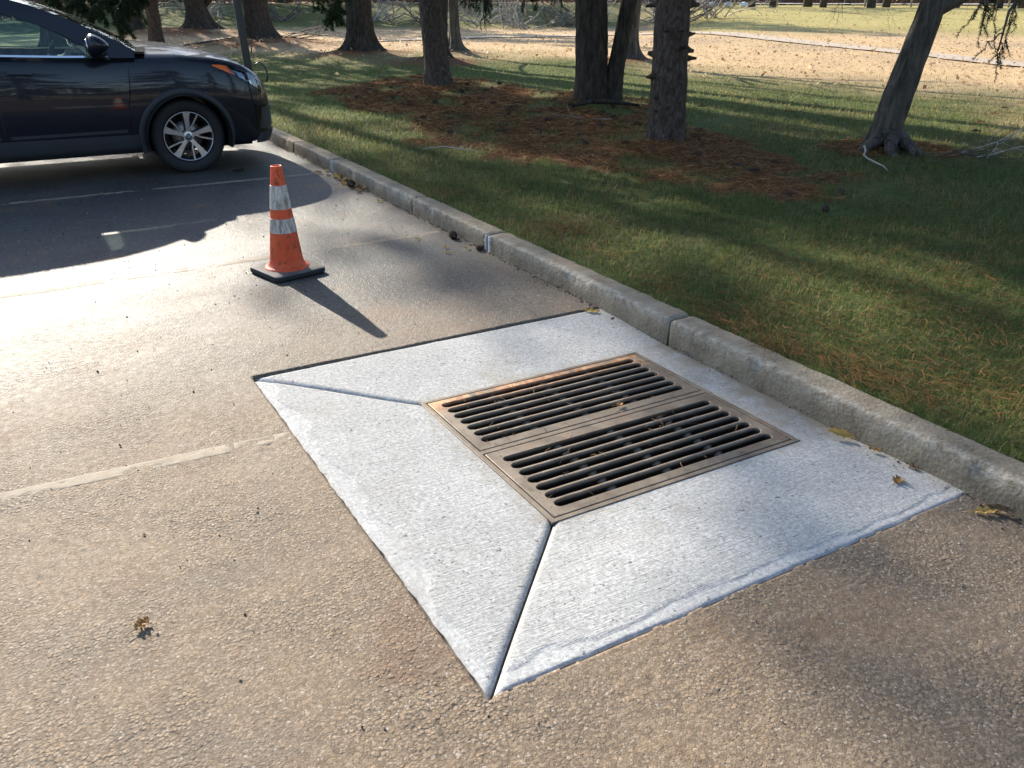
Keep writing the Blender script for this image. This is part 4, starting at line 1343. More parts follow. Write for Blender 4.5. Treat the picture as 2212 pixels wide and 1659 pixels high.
def twigs(mb, p, d, L, r0, depth, rr, spread=.55, grav=0.0, n=4):
    """recursive bare branching into mb"""
    p = np.array(p, float); d = np.array(d, float); d /= np.linalg.norm(d)
    pts = [p.copy()]
    m = 5 if depth > 1 else 4
    for k in range(m):
        d = d + rr.normal(0, .13, 3) + np.array([0, 0, -grav])
        d /= np.linalg.norm(d)
        p = p + d * L / m
        pts.append(p.copy())
    rads = np.linspace(r0, r0 * .55, m + 1)
    mb.tube(pts, rads, n if r0 > .02 else 3, cap=False)
    if depth <= 0: return
    for k in range(rr.integers(2, 4)):
        i = rr.integers(2, m + 1)
        v = d + rr.normal(0, spread, 3)
        twigs(mb, pts[i], v, L * rr.uniform(.55, .8), rads[i] * .65, depth - 1, rr, spread, grav, n)

def tilt(dx, dy, H, n=8, bow=0.0):
    z = np.linspace(0, H, n)
    return np.stack([dx * z + bow * np.sin(z / H * np.pi), dy * z, z], 1)

# three shared conifer crowns
CR = {}
CR['s1'] = conifer_crown(11, 17.0, 3.4, 3.7, 1.0)
CR['s2'] = conifer_crown(12, 15.0, 2.6, 3.3, 1.0)
CR['p1'] = conifer_crown(13, 19.0, 7.0, 3.6, 1.2, pine=True)
CR['p2'] = conifer_crown(14, 19.0, 9.5, 2.3, 0.62, pine=True)

CR['p3'] = conifer_crown(15, 20.0, 8.0, 3.4, .36, pine=True, clump=11)

def conifer(name, key, label, group, path, rads, barkm, crown, foliage_mat, crown_scale=1.0, rot=0.0, flare=(5, .12, .3), ridge=.02, nseg=44, seed=0, lift=0.0):
    x, y = TREES[key] if isinstance(key, str) else key
    root = empty(name, (x, y, float(gz(x, y)) - .06))
    tag(root, label, 'tree', group)
    me = trunk_mesh(path, rads, nseg, ridge, flare, seed)
    link('trunk', me, M[barkm], root)
    if crown:
        w, f = CR[crown]
        for nm, mm, mt in (('limbs', w, M['twig_dark']), ('crown', f, M[foliage_mat])):
            o = link(nm, mm, mt, root)
            top = np.asarray(path[-1])
            # follow the trunk's lean
            sh = Matrix.Identity(4); sh[0][2] = top[0] / top[2]; sh[1][2] = top[1] / top[2]
            o.matrix_local = sh @ Matrix.Translation((0, 0, lift)) @ Matrix.Rotation(rot, 4, 'Z') @ Matrix.Scale(crown_scale, 4)
    return root

gP = 'conifers along the lawn'
def rt(r0, H): return np.interp(np.linspace(0, H, 8), [0, 1.3, H], [r0 * 1.06, r0, .03])
conifer('spruce_tree', 'T1', 'slim leaning spruce rising from the cone-strewn needle bed', gP, tilt(-.075, .04, 17), rt(.185, 17), 'bark_spruce', 's1', 'spruce', .92, 0.3, (4, .06, .3), .014, seed=1, lift=1.4)
conifer('pine_tree', 'T1b', 'dark conifer standing close behind the slim leaning spruce', gP, tilt(.06, -.03, 17), rt(.20, 17), 'bark_pine', 'p2', 'pine', .95, 1.9, (5, .16, .22), .02, seed=2)
t2 = conifer('pine_tree', 'T2', 'thick furrowed twin-trunk pine in the needle bed', gP, tilt(-.035, .02, 20), rt(.215, 20), 'bark_pine', 'p1', 'pine', 1.05, 0.0, (5, .05, .2), .024, 52, seed=3)
me = trunk_mesh(tilt(.135, -.078, 16) + np.array([.21, -.13, 0]), rt(.108, 16), 40, .018, (4, .08, .3), 4)
link('second_trunk', me, M['bark_pine'], t2)
t3 = conifer('spruce_tree', 'T3', 'scaly grey-brown spruce with broken branch stubs on its trunk', gP, tilt(-.02, .012, 16), rt(.178, 16), 'bark_spruce', 's2', 'spruce', .95, 2.2, (6, .05, .2), .022, 72, seed=5, lift=1.6)
rr = np.random.default_rng(5)
for k in range(38):       # stubs and knots
    h = rr.uniform(.25, 2.1); a = rr.uniform(0, 2 * np.pi)
    L = rr.uniform(.02, .11)
    m = MB()
    c = np.array([-.02 * h, .012 * h, h]); d = np.array([math.cos(a), math.sin(a), rr.uniform(-.35, .3)])
    rb = rr.uniform(.016, .036)
    m.tube([c + d * .12, c + d * .165, c + d * (.178 + L * .5), c + d * (.178 + L)], [rb * 2.0, rb * 1.5, rb * .8, rb * rr.uniform(.3, .6)], 8)
    m.build('branch_stub', M['bark_spruce'], t3, smooth=True, sharp=50)
conifer('pine_tree', 'T5', 'stout dark pine with flared base at the edge of the sunlit field', gP, tilt(-.02, .012, 22), rt(.32, 22), 'bark_pine', 'p2', 'pine', 1.05, 3.0, (6, .24, .26), .03, seed=6, lift=2.5)
conifer('pine_tree', 'TC', 'stout dark pine beside the lamp post', gP, tilt(-.02, .015, 26), rt(.35, 26), 'bark_pine', 'p2', 'pine', 1.05, 4.0, (6, .30, .33), .03, seed=7, lift=6)
ta = conifer('pine_tree', 'TA', 'dark forked pine with a slanting side limb beyond the car', gP, tilt(-.10, .06, 28), rt(.37, 28), 'bark_pine', 'p2', 'pine', 1.05, 5.0, (5, .38, .38), .03, seed=8, lift=8)
m = MB(); m.tube([(-.1, 0, 0.7), (-.35, .1, 1.5), (-.95, .3, 2.4), (-1.4, .5, 4)], [.26, .2, .17, .12], 12); m.build('limb', M['bark_pine'], ta, smooth=True)
m = MB(); m.tube([(.1, 0, 0.7), (.7, -.2, 1.3), (1.5, -.4, 2.0), (2.6, -.7, 2.8)], [.12, .10, .085, .05], 10); m.build('limb', M['bark_pine'], ta, smooth=True)
conifer('pine_tree', 'TB', 'dark curved pine trunk beyond the car windscreen', gP, tilt(-.03, .0, 23, bow=.25), rt(.23, 23), 'bark_pine', 'p2', 'pine', 1.0, 1.0, (5, .28, .33), .02, seed=9, lift=4)
conifer('pine_tree', (2.0, 34.0), 'tall pine hidden behind the parked car with only its high crown shading the asphalt', gP, tilt(0, 0, 21), rt(.3, 21), 'bark_pine', 'p3', 'pine', 1.1, .8, (5, .2, .3), .02, seed=12)
# conifers standing outside or at the edge of the picture
conifer('spruce_tree', (4.8, 31.0), 'low-skirted dark spruce behind the car roof', gP, tilt(0, 0, 15), rt(.2, 15), 'bark_spruce', 's2', 'spruce', 1.05, 2.0, (5, .1, .3), .02, seed=10)
conifer('spruce_tree', (11.2, 4.2), 'spruce whose drooping twigs hang beside the leaning bare tree', gP, tilt(.02, 0, 16), rt(.22, 16), 'bark_spruce', 's1', 'spruce', .95, 4.4, (5, .1, .3), .02, seed=11, lift=1.2)

# broadleaf trees without leaves
def bare_tree(name, xy, label, group, path, rads, barkm, forks, seed, depth=4, flare=(5, .15, .2), nseg=36, grav=.02, twigm='twig_dark', ridge=.012):
    x, y = xy
    root = empty(name, (x, y, float(gz(x, y)) - .05))
    tag(root, label, 'tree', group)
    link('trunk', trunk_mesh(path, rads, nseg, ridge, flare, seed), M[barkm], root)
    r_ = np.random.default_rng(seed)
    mb = MB()
    for (p, d, L, r0) in forks: twigs(mb, p, d, L, r0, depth, r_, .5, grav, 7)
    link('crown', mb.mesh('crown', True), M[twigm], root)
    return root
gB = 'bare broadleaf trees on the lawn'
HX, HY = math.cos(YAW), -math.sin(YAW)     # direction to the right across the lawn
t4p = [(0, 0, 0), (.02 * HX, .02 * HY, .3), (.12 * HX, .12 * HY, .8), (.235 * HX, .235 * HY, 1.30), (.28 * HX, .28 * HY, 1.65), (.24 * HX, .24 * HY, 2.3), (.25 * HX, .25 * HY, 3.4), (.4 * HX, .4 * HY, 5.5)]
fk = [((.30 * HX, .30 * HY, 1.36), (HX * .95, HY * .95, .42), 2.2, .10), ((.25 * HX, .25 * HY, 3.3), (-.4 * HX, -.4 * HY, .9), 2.4, .09), ((.3 * HX, .3 * HY, 4.2), (.6, .5, .8), 2.4, .08), ((.4 * HX, .4 * HY, 5.4), (0, .1, 1), 2.5, .08), ((.3 * HX, .3 * HY, 3.9), (.1, -.9, .7), 2.2, .07)]
t4 = bare_tree('bare_tree', TREES['T4'], 'leaning smooth grey bare tree with spreading roots and fallen branches beside it', gB, t4p, [.155, .148, .135, .12, .11, .105, .09, .07], 'bark_grey', fk, 31, 4, (5, .10, .10), 64, ridge=.022)
rr = np.random.default_rng(77)
m = MB()
for k in range(16):      # fine hanging twigs
    s0 = rr.uniform(-1.5, 2.0)
    p = np.array([s0 * HX + rr.uniform(-.4, .4), s0 * HY + rr.uniform(-.4, .4), rr.uniform(1.95, 2.4)])
    twigs(m, p, (rr.normal(0, .5), rr.normal(0, .5), -.9), rr.uniform(.5, .85), .008, 2, rr, .5, -.03, 3)
m.build('hanging_twigs', M['twig_dark'], t4)
m = MB()
for a0, L in ((-2.2, .55), (-1.5, .50), (-1.0, .38), (-2.9, .45), (.2, .35)):
    d = np.array([math.cos(a0), math.sin(a0)])
    pts = [np.array([*(d * q), .26 - .24 * (q / L) ** .8]) for q in np.linspace(.10, L, 6)]
    for q, p in zip(np.linspace(.1, L, 6), pts): p[:2] += .04 * np.array([-d[1], d[0]]) * math.sin(q * 12)
    m.tube(pts, np.linspace(.085, .025, 6), 9)
m.build('root', M['bark_grey'], t4, smooth=True)
bare_tree('bare_tree', TREES['T6'], 'slim pale bare tree at the edge of the tan field behind the spruce', gB, tilt(-.02, .01, 5), np.linspace(.14, .08, 8), 'bark_grey',
          [((0, 0, 1.6), (-.9, .4, .35), 1.8, .05), ((0, 0, 1.8), (.9, -.3, .3), 1.8, .05), ((0, 0, 2.4), (.4, .7, .6), 2, .05), ((0, 0, 4.8), (0, 0, 1), 2.6, .07), ((-.05, 0, 3.5), (-.6, -.5, .8), 2.4, .05)], 33, 4, (5, .20, .18), twigm='twig_pale')
bare_tree('bare_tree', TREES['T7'], 'forked bare tree on a small mound beyond the spruce with stubs', gB, [(0, 0, 0), (0, 0, .4), (.02, -.01, .8), (.05, -.03, 1.15), (.16, -.10, 1.6), (.3, -.2, 2.4), (.4, -.2, 3.5), (.5, -.2, 4.6)], [.18, .165, .15, .14, .11, .10, .08, .06], 'bark_grey',
          [((.03, 0, 1.0), (-.35, .18, .9), 2.2, .10), ((.10, -.06, 1.35), (.8, -.5, .55), 2.0, .07), ((.4, -.2, 3.4), (.2, .2, 1), 2.2, .06), ((.25, -.1, 2.2), (-.5, -.6, .5), 2.2, .05)], 35, 4, (5, .16, .2))

# drooping spruce boughs low enough to hang into view, each grown from its tree
def bough(name, pts, seed, parent, nshoot=16, needle=.03, shoot=(.15, .45), wid=.0022, mat='spruce', dens=1.0):
    """pts in world space"""
    r_ = np.random.default_rng(seed)
    base = np.array(parent.location)
    pts = np.array(pts, float) - base
    wood = MB(); n = len(pts)
    wood.tube(pts, np.linspace(.022, .006, n), 6)
    P = []; D = []
    tt = np.linspace(0, 1, n)
    for k in range(nshoot):
        q = r_.uniform(.25, 1.0)
        c = np.array([np.interp(q, tt, pts[:, j]) for j in range(3)])
        L = r_.uniform(*shoot)
        h = np.array([r_.normal(0, .45), r_.normal(0, .45), -1.0])
        m = 8
        s = np.linspace(0, 1, m)[:, None]
        sp = c + h / np.linalg.norm(h) * L * s + np.array([0, 0, -1]) * L * .25 * s ** 2 + r_.normal(0, .01, (m, 3))
        wood.tube(sp, np.linspace(.005, .002, m), 4)
        cs = [sp]
        for b in range(r_.integers(1, 4)):
            i = r_.integers(2, m - 2); L2 = L * r_.uniform(.25, .5)
            h2 = np.array([r_.normal(0, .7), r_.normal(0, .7), -.8]); sp2 = sp[i] + h2 / np.linalg.norm(h2) * L2 * s
            wood.tube(sp2, np.linspace(.004, .002, m), 3); cs.append(sp2)
        for c_ in cs:
            ln = np.linalg.norm(c_[-1] - c_[0]); k2 = int(max(20, ln * 520 * dens))
            u = r_.uniform(0, 1, k2)
            p = np.stack([np.interp(u, np.linspace(0, 1, m), c_[:, j]) for j in range(3)], 1)
            ax = (c_[-1] - c_[0]) / (ln + 1e-6)
            v = r_.normal(0, 1, (k2, 3)); v -= (v @ ax)[:, None] * ax; v /= np.linalg.norm(v, axis=1)[:, None]
            v = v + ax * .7; v /= np.linalg.norm(v, axis=1)[:, None]
            P.append(p); D.append(v)
    P = np.concatenate(P); D = np.concatenate(D)
    side = np.cross(D, r_.normal(0, 1, D.shape)); side /= np.linalg.norm(side, axis=1)[:, None]
    V, F = quads_from(P, D, side * wid, r_.uniform(.7, 1.2, len(P)) * needle, .4)
    b_ = wood.build(name, M['twig_dark'], parent)
    link('needle_spray', mesh_np('needle_spray', V, F, smooth=False), M[mat], b_)
byname = {o['label']: o for o in COL.objects if o.get('label')}
tr1 = byname['slim leaning spruce rising from the cone-strewn needle bed']
tr8 = byname['spruce whose drooping twigs hang beside the leaning bare tree']
tr5 = byname['stout dark pine with flared base at the edge of the sunlit field']
tr9 = byname['low-skirted dark spruce behind the car roof']
bough('bough', [(6.55, 13.7, 3.2), (6.62, 13.1, 2.7), (6.70, 12.5, 1.95), (6.73, 12.28, 1.50)], 1, tr1, 26, .032, (.2, .52), .003)
bough('bough', [(6.6, 13.8, 3.1), (6.8, 13.0, 2.6), (7.1, 12.3, 1.95), (7.38, 11.9, 1.62)], 2, tr1, 18, .032, (.15, .36), .003)
bough('bough', [(6.6, 13.8, 3.3), (7.0, 13.0, 2.8), (7.5, 12.1, 2.0), (7.70, 11.7, 1.64)], 3, tr1, 16, .032, (.15, .36), .003)
bough('bough', [(6.5, 13.9, 3.0), (6.7, 13.6, 2.4), (6.88, 13.4, 1.8), (6.95, 13.2, 1.60)], 4, tr1, 12, .032, (.15, .32), .003)
bough('bough', [(8.4, 22.5, 3.4), (7.8, 21.4, 2.5), (7.1, 20.2, 1.6), (6.8, 19.8, 1.32)], 5, tr5, 34, .06, (.15, .5), .006, 'pine')
bough('bough', [(8.5, 22.5, 3.6), (8.0, 21.3, 2.7), (7.3, 20.3, 1.8), (6.4, 19.9, 1.55)], 6, tr5, 30, .06, (.15, .5), .006, 'pine')
for k, e in enumerate([(2.2, 27.5, 1.5), (2.7, 27.2, 1.35), (3.2, 27.0, 1.2), (3.7, 27.6, 1.6), (1.7, 28, 1.7)]):
    bough('bough', [(4.9, 31.4, 2.9), (4.2 + .1 * k, 30.0, 2.5), tuple((np.array((4.5, 30, 2.4)) + np.array(e)) / 2), e], 10 + k, tr9, 34, .09, (.25, .8), .007)
bough('bough', [(11.1, 4.2, 3.0), (9.4, 4.3, 2.7), (7.9, 4.3, 2.2), (6.85, 4.2, 1.72)], 20, tr8, 22, .022, (.2, .5), .0016, dens=1.2)
bough('bough', [(8.0, 4.3, 2.25), (7.4, 4.5, 1.95), (6.9, 4.45, 1.75), (6.72, 4.36, 1.55)], 22, tr8, 12, .022, (.15, .35), .0016, dens=1.2)
bough('bough', [(8.0, 4.3, 2.25), (7.4, 4.35, 1.9), (6.85, 4.25, 1.5), (6.79, 4.23, 1.22)], 21, tr8, 8, .022, (.15, .3), .0016, dens=1.2)

# ------------------------------------------------------------------ grass, needles, leaves, cones
def cov(x, y):
    return x > kerb_x(y) + .158
N = 300000
u = rng.uniform(0, 1, N)
r0, r1, pw = 2.9, 36.0, 0.28
rr_ = (r0 ** pw + u * (r1 ** pw - r0 ** pw)) ** (1 / pw)
az = np.radians(rng.uniform(2, 78, N))
gx = rr_ * np.sin(az); gy = rr_ * np.cos(az)
ok = cov(gx, gy - .0) & ~((np.hypot(gx - TREES['T4'][0], gy - TREES['T4'][1]) < .3))
gx, gy, rr_ = gx[ok], gy[ok], rr_[ok]
li, le, hi = zones(gx, gy)
p = rng.uniform(0, 1, len(gx))
bare = sstep(.62, .74, fbm(gx * 2.1, gy * 2.1, 301, 4)) * .75
keep = (p > li * .95) & (rng.uniform(0, 1, len(gx)) > le * .9) & (rng.uniform(0, 1, len(gx)) > bare)
gx, gy, rr_, le = gx[keep], gy[keep], rr_[keep], le[keep]
n = len(gx)
sc = np.clip(rr_ / 4.5, .8, 9) ** .62
Hh = rng.uniform(.028, .062, n) * sc ** .55 * (1 - .45 * sstep(9, 18, rr_)) * (.75 + .5 * fbm(gx * 2.5, gy * 2.5, 311))
lowz = gz(gx, gy) - .006
W0 = rng.uniform(.0013, .0026, n) * sc
an = rng.uniform(0, 2 * np.pi, n)
ln = rng.uniform(.15, 1.15, n)
dx, dy = np.cos(an) * ln, np.sin(an) * ln
px, py = -np.sin(an), np.cos(an)
b = np.stack([gx, gy, lowz], 1)
wv = np.stack([px, py, 0 * px], 1) * W0[:, None]
mid = b + np.stack([dx * Hh * .45, dy * Hh * .45, Hh * .62], 1)
tip = b + np.stack([dx * Hh * 1.25, dy * Hh * 1.25, Hh * (1.0 - .35 * np.clip(ln - .4, 0, 1))], 1)
V = np.stack([b - wv, b + wv, mid + wv * .75, mid - wv * .75, tip], 1).reshape(-1, 3)
i5 = np.arange(n) * 5
Fq = np.stack([i5, i5 + 1, i5 + 2, i5 + 3], 1); Ft = np.stack([i5 + 3, i5 + 2, i5 + 4], 1)
patch = fbm(gx * .9, gy * .9, 321, 4); fine = fbm(gx * 5, gy * 5, 323, 3)
straw_p = np.clip(.16 + 1.5 * (patch - .5) + .8 * (fine - .5), .04, .8) + .35 * le
isS = rng.uniform(0, 1, n) < straw_p
g = rng.uniform(0, 1, n)[:, None]
cg = np.array([.062, .084, .026]) * (1 - g) + np.array([.170, .188, .062]) * g
cs = np.array([.15, .115, .05]) * (1 - g) + np.array([.33, .25, .11]) * g
col = np.where(isS[:, None], cs, cg)
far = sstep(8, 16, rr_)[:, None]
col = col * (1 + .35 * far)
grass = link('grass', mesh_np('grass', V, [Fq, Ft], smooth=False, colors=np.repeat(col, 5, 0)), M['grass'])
tag(grass, 'short patchy green and straw-coloured grass on the lawn beside the kerb', 'grass', kind='stuff')

def flat_needles(name, x, y, z, L, w, cols, seed, dirang=None, lift=.02):
    r_ = np.random.default_rng(seed)
    n = len(x)
    a = r_.uniform(0, 2 * np.pi, n) if dirang is None else dirang + r_.normal(0, .5, n)
    el = r_.normal(0, .16, n)
    D = np.stack([np.cos(a) * np.cos(el), np.sin(a) * np.cos(el), np.sin(el)], 1)
    S = np.stack([-np.sin(a), np.cos(a), r_.normal(0, .5, n)], 1)
    P = np.stack([x, y, z + r_.uniform(.004, lift, n)], 1)
    bend = np.stack([0 * x, 0 * x, -r_.uniform(0, .25, n) * L], 1) + S * (r_.normal(0, .10, n) * L)[:, None]
    m = P + D * (L / 2)[:, None]; e = P + D * L[:, None] + bend
    ws = S * w[:, None] if np.ndim(w) else S * w
    V = np.stack([P - ws, P + ws, m + ws, m - ws, e + ws * .6, e - ws * .6], 1).reshape(-1, 3)
    i = np.arange(n) * 6
    F = np.concatenate([np.stack([i, i + 1, i + 2, i + 3], 1), np.stack([i + 3, i + 2, i + 4, i + 5], 1)])
    return mesh_np(name, V, F, smooth=False, colors=np.repeat(cols, 6, 0))
# bed of needles under the trees
bx = rng.uniform(3.9, 9.5, 170000); by = rng.uniform(4.0, 17.5, 170000)
li, _, _ = zones(bx, by)
k = (li > .5)
bx, by = bx[k][:62000], by[k][:62000]
n = len(bx)
dist = np.hypot(bx, by)
g = rng.uniform(0, 1, n)[:, None]
cn = np.array([.12, .055, .026]) * (1 - g) + np.array([.42, .225, .10]) * g ** 1.3
o = link('needle_litter', flat_needles('needle_litter', bx, by, gz(bx, by), rng.uniform(.06, .13, n), .0014 * np.clip(dist / 6, 1, 2.5), cn, 5, lift=.03), M['needles'])
tag(o, 'bed of orange-brown fallen pine needles under the trees', 'pine needles', kind='stuff')
# needles caught in the grass near the kerb, in drifts
PX = []; PY = []; PA = []
drifts = [(3.15, 4.97, .22, 500), (3.35, 4.93, .18, 380), (2.95, 2.95, .16, 480), (2.93, 2.62, .14, 420), (2.97, 2.3, .16, 480), (3.02, 2.0, .15, 420), (3.9, 2.24, .3, 500), (4.31, 2.67, .35, 500), (3.95, 3.5, .3, 360), (3.3, 2.9, .2, 260), (3.05, 6.4, .15, 260), (3.0, 3.6, .12, 220), (3.4, 1.7, .25, 420), (3.1, 4.3, .15, 180), (3.5, 2.0, .3, 380), (4.6, 3.2, .5, 420)]
for (dx_, dy_, s_, c_) in drifts:
    c_ = int(c_ * .6)
    PX.append(rng.normal(dx_, s_ * .8, c_)); PY.append(rng.normal(dy_, s_, c_)); PA.append(np.full(c_, rng.uniform(0, 6.28)))
PX.append(rng.uniform(2.95, 7, 4500)); PY.append(rng.uniform(.5, 8, 4500)); PA.append(rng.uniform(0, 6.28, 4500))
x = np.concatenate(PX); y = np.concatenate(PY); a = np.concatenate(PA)
k = cov(x, y) ; x, y, a = x[k], y[k], a[k]; n = len(x)
g = rng.uniform(0, 1, n)[:, None]
cn = np.array([.12, .052, .022]) * (1 - g) + np.array([.25, .125, .054]) * g
o = link('needle_drifts', flat_needles('needle_drifts', x, y, gz(x, y) + .022, rng.uniform(.07, .13, n), np.full(n, .0009), cn, 6, a, .025), M['needles'])
tag(o, 'orange pine needles caught in the grass along the kerb', 'pine needles', kind='stuff')
# grit and needle crumbs in the gutter
n = 1500
y = rng.uniform(.6, 10.5, n); x = kerb_x(y) - np.abs(rng.normal(0, .018, n)) - .004
sl = (y > SL[2]) & (y < SL[3])
k = ~sl | (rng.uniform(0, 1, n) < .3); x, y = x[k], y[k]; n = len(x)
mb_v = []; mb_f = []
ico = np.array([[1, 0, 0], [-1, 0, 0], [0, 1, 0], [0, -1, 0], [0, 0, 1], [0, 0, -1]], float)
icf = np.array([[0, 2, 4], [2, 1, 4], [1, 3, 4], [3, 0, 4], [2, 0, 5], [1, 2, 5], [3, 1, 5], [0, 3, 5]])
s_ = rng.uniform(.0015, .006, n)
Vv = (ico[None] * (s_[:, None, None] * rng.uniform(.5, 1.4, (n, 6, 1)))) + np.stack([x, y, np.where((y > SL[2]) & (y < SL[3]), -.002, .003)], 1)[:, None]
Ff = (icf[None] + 6 * np.arange(n)[:, None, None]).reshape(-1, 3)
g = rng.uniform(0, 1, n)[:, None]
o = link('gutter_grit', mesh_np('gutter_grit', Vv.reshape(-1, 3), Ff, smooth=False, colors=np.repeat(np.array([.06, .05, .04]) * (1 - g) + np.array([.34, .27, .19]) * g, 6, 0)), M['needles'])
tag(o, 'grit and crumbs collected along the foot of the kerb', 'grit', kind='stuff')
# loose chips on the asphalt
n = 520
x = rng.uniform(-.9, 2.6, n); y = rng.uniform(.6, 8.5, n)
k = ~((x > SL[0] - .02) & (y > SL[2] - .02) & (y < SL[3] + .02)); x, y = x[k], y[k]; n = len(x)
s_ = rng.uniform(.0015, .0045, n) * (1 + y * .06)
Vv = (ico[None] * (s_[:, None, None] * rng.uniform(.5, 1.4, (n, 6, 1)))) + np.stack([x, y, np.full(n, .003)], 1)[:, None]
Ff = (icf[None] + 6 * np.arange(n)[:, None, None]).reshape(-1, 3)
g = rng.choice([0, 0, .5, 1], n)[:, None]
o = link('loose_chips', mesh_np('loose_chips', Vv.reshape(-1, 3), Ff, smooth=False, colors=np.repeat(np.array([.035, .03, .027]) * (1 - g) + np.array([.5, .44, .36]) * g, 6, 0)), M['needles'])
tag(o, 'small loose stone chips scattered over the asphalt', 'gravel', kind='stuff')
# needles and crumbs caught on the grates
n = 90
x = rng.uniform(1.36, 2.47, n); y = rng.uniform(2.06, 3.07, n)
g = rng.uniform(0, 1, n)[:, None]
o = link('grate_debris', flat_needles('grate_debris', x, y, np.full(n, -.0175), rng.uniform(.012, .06, n), np.full(n, .0009), np.array([.06, .04, .025]) * (1 - g) + np.array([.36, .22, .11]) * g, 9, lift=.008), M['needles'])
tag(o, 'dry needles and crumbs caught on the drain grates', 'debris', kind='stuff')
# pale fallen leaves over the tan field
n = 9000
u = rng.uniform(0, 1, n); r_ = 15 + 40 * u ** .8; az = np.radians(rng.uniform(8, 66, n))
x = r_ * np.sin(az); y = r_ * np.cos(az)
_, le, hi = zones(x, y)
k = (rng.uniform(0, 1, n) < le + hi * .8 + .03) ; x, y, r_ = x[k], y[k], r_[k]; n = len(x)
s_ = rng.uniform(.025, .055, n)
a = rng.uniform(0, 6.28, n); el = rng.uniform(-.7, .7, n)
D = np.stack([np.cos(a) * np.cos(el), np.sin(a) * np.cos(el), np.sin(el)], 1) * s_[:, None]
S = np.stack([-np.sin(a), np.cos(a), rng.normal(0, .5, n)], 1) * s_[:, None] * .7
P = np.stack([x, y, gz(x, y) + .05], 1)
V = np.stack([P - D, P + S, P + D, P - S], 1).reshape(-1, 3)
g = rng.uniform(0, 1, n)[:, None]
o = link('fallen_leaves', mesh_np('fallen_leaves', V, np.arange(4 * n).reshape(n, 4), smooth=False, colors=np.repeat(np.array([.26, .14, .06]) * (1 - g) + np.array([.60, .48, .30]) * g, 4, 0)), M['grass'])
tag(o, 'pale dry leaves strewn over the tan field and hillside', 'leaves', kind='stuff')

# pine cones, one by one
def cone_mesh(seed):
    r_ = np.random.default_rng(seed)
    m = MB()
    L = .085; nk = 78
    m.lathe([(.001, -L / 2), (.010, -L * .4), (.013, 0), (.009, L * .35), (.001, L / 2)], 6, 'y')
    for k in range(nk):
        f = (k + .5) / nk
        yy = -L / 2 + L * f; rad = .026 * math.sin(math.pi * min(1, .14 + f * .84)) ** .75
        a = k * 2.39996
        d = np.array([math.cos(a), .35, math.sin(a)]); d /= np.linalg.norm(d)
        t_ = np.array([-math.sin(a), 0, math.cos(a)])
        c = np.array([0, yy, 0]); e = c + d * rad * 1.25
        w = .0075 * (.6 + .5 * math.sin(math.pi * f))
        up = np.cross(t_, d) * .0035
        m.add([c + d * rad * .3, e - t_ * w - up, e + d * .003, e + t_ * w - up, e + up * .4], [[0, 1, 4], [1, 2, 4], [2, 3, 4], [3, 0, 4], [0, 2, 1], [0, 3, 2]])
    me = m.mesh('pine_cone'); me.materials.append(M['cone_scale']); return me
cms = [cone_mesh(1), cone_mesh(2)]
def place_cone(x, y, z, s, label, group, k=0):
    o = link('pine_cone', cms[k % 2]); o.location = (x, y, z + .022 * s)
    o.rotation_euler = (random.uniform(-.15, .15), random.uniform(0, 6), random.uniform(0, 6.28)); o.scale = (s * .85, s * 1.25, s * .85)
    return tag(o, label, 'pine cone', group)
cnt = 0
while cnt < 95:
    x = random.uniform(4.3, 8.6); y = random.uniform(4.4, 17)
    if not in_poly(np.array([x]), np.array([y]), LITTER)[0]: continue
    if y < 9 and random.random() < .55: continue
    place_cone(x, y, float(gz(x, y)) + .002, random.uniform(.75, 1.2), 'dark pine cone lying on the needle bed under the trees', 'pine cones on the needle bed', cnt); cnt += 1
place_cone(2.665, 5.47, .002, 1.05, 'pine cone on the asphalt against the kerb beyond the mortared joint', None)
place_cone(2.685, 5.10, .0, .8, 'pine cone lodged in the gutter right at the mortared kerb joint', None, 1)
place_cone(2.675, 7.62, .0, 1.25, 'pine cone in the gutter beside a heap of dry leaves', None)
place_cone(1.95, 8.9, .0, 1.2, 'pine cone lying in the shadow beside the car wheel', None)
place_cone(5.25, 4.35, float(gz(5.25, 4.35)) + .005, 1.05, 'long pine cone at the tapering end of the needle bed', None)

# single leaves on the paving
def leaf_mesh(L, W, curl, seed, lobes=0):
    r_ = np.random.default_rng(seed)
    nu, nv = 15, 7
    u = np.linspace(0, 1, nu); v = np.linspace(-1, 1, nv)
    w = W * np.sin(np.pi * np.clip(u * .94 + .03, 0, 1)) ** .8
    if lobes: w = w * (1 + .4 * np.sin(u * np.pi * 2 * lobes))
    U, Vv = np.meshgrid(u, v, indexing='ij')
    x = U * L - L / 2; y = Vv * w[:, None]
    z = curl * (Vv ** 2) * w[:, None] * 1.3 + curl * .35 * L * (U - .5) ** 2 + .006 * np.sin(U * 17 + Vv * 3 + seed) * np.abs(Vv)
    z = z + r_.normal(0, .0012, z.shape)
    z -= z.min()
    m = MB(); m.add(np.stack([x.ravel(), y.ravel(), z.ravel()], 1), grid_faces(nu, nv))
    m.tube([(-L / 2 - .025, .003, .006), (-L / 2, 0, .006), (0, 0, z[7, 3] + .001), (L / 2, 0, z[-1, 3])], [.0012, .0012, .001, .0005], 4)
    return m.mesh('leaf', True)
def leaf(x, y, z, L, W, curl, rz, mat, label, lobes=0, tiltv=0.0, group=None):
    L *= .8; W *= .8
    o = link('fallen_leaf', leaf_mesh(L, W, curl, int(x * 100 + y * 37) % 97, lobes), M[mat]); o.location = (x, y, z + .003)
    o.rotation_euler = (tiltv, random.uniform(-.15, .15), rz)
    return tag(o, label, 'leaf', group)
leaf(.045, 2.14, .004, .062, .020, .2, R(35), 'leaf_dry', 'curled brown leaf alone on the open tan asphalt', tiltv=.12)
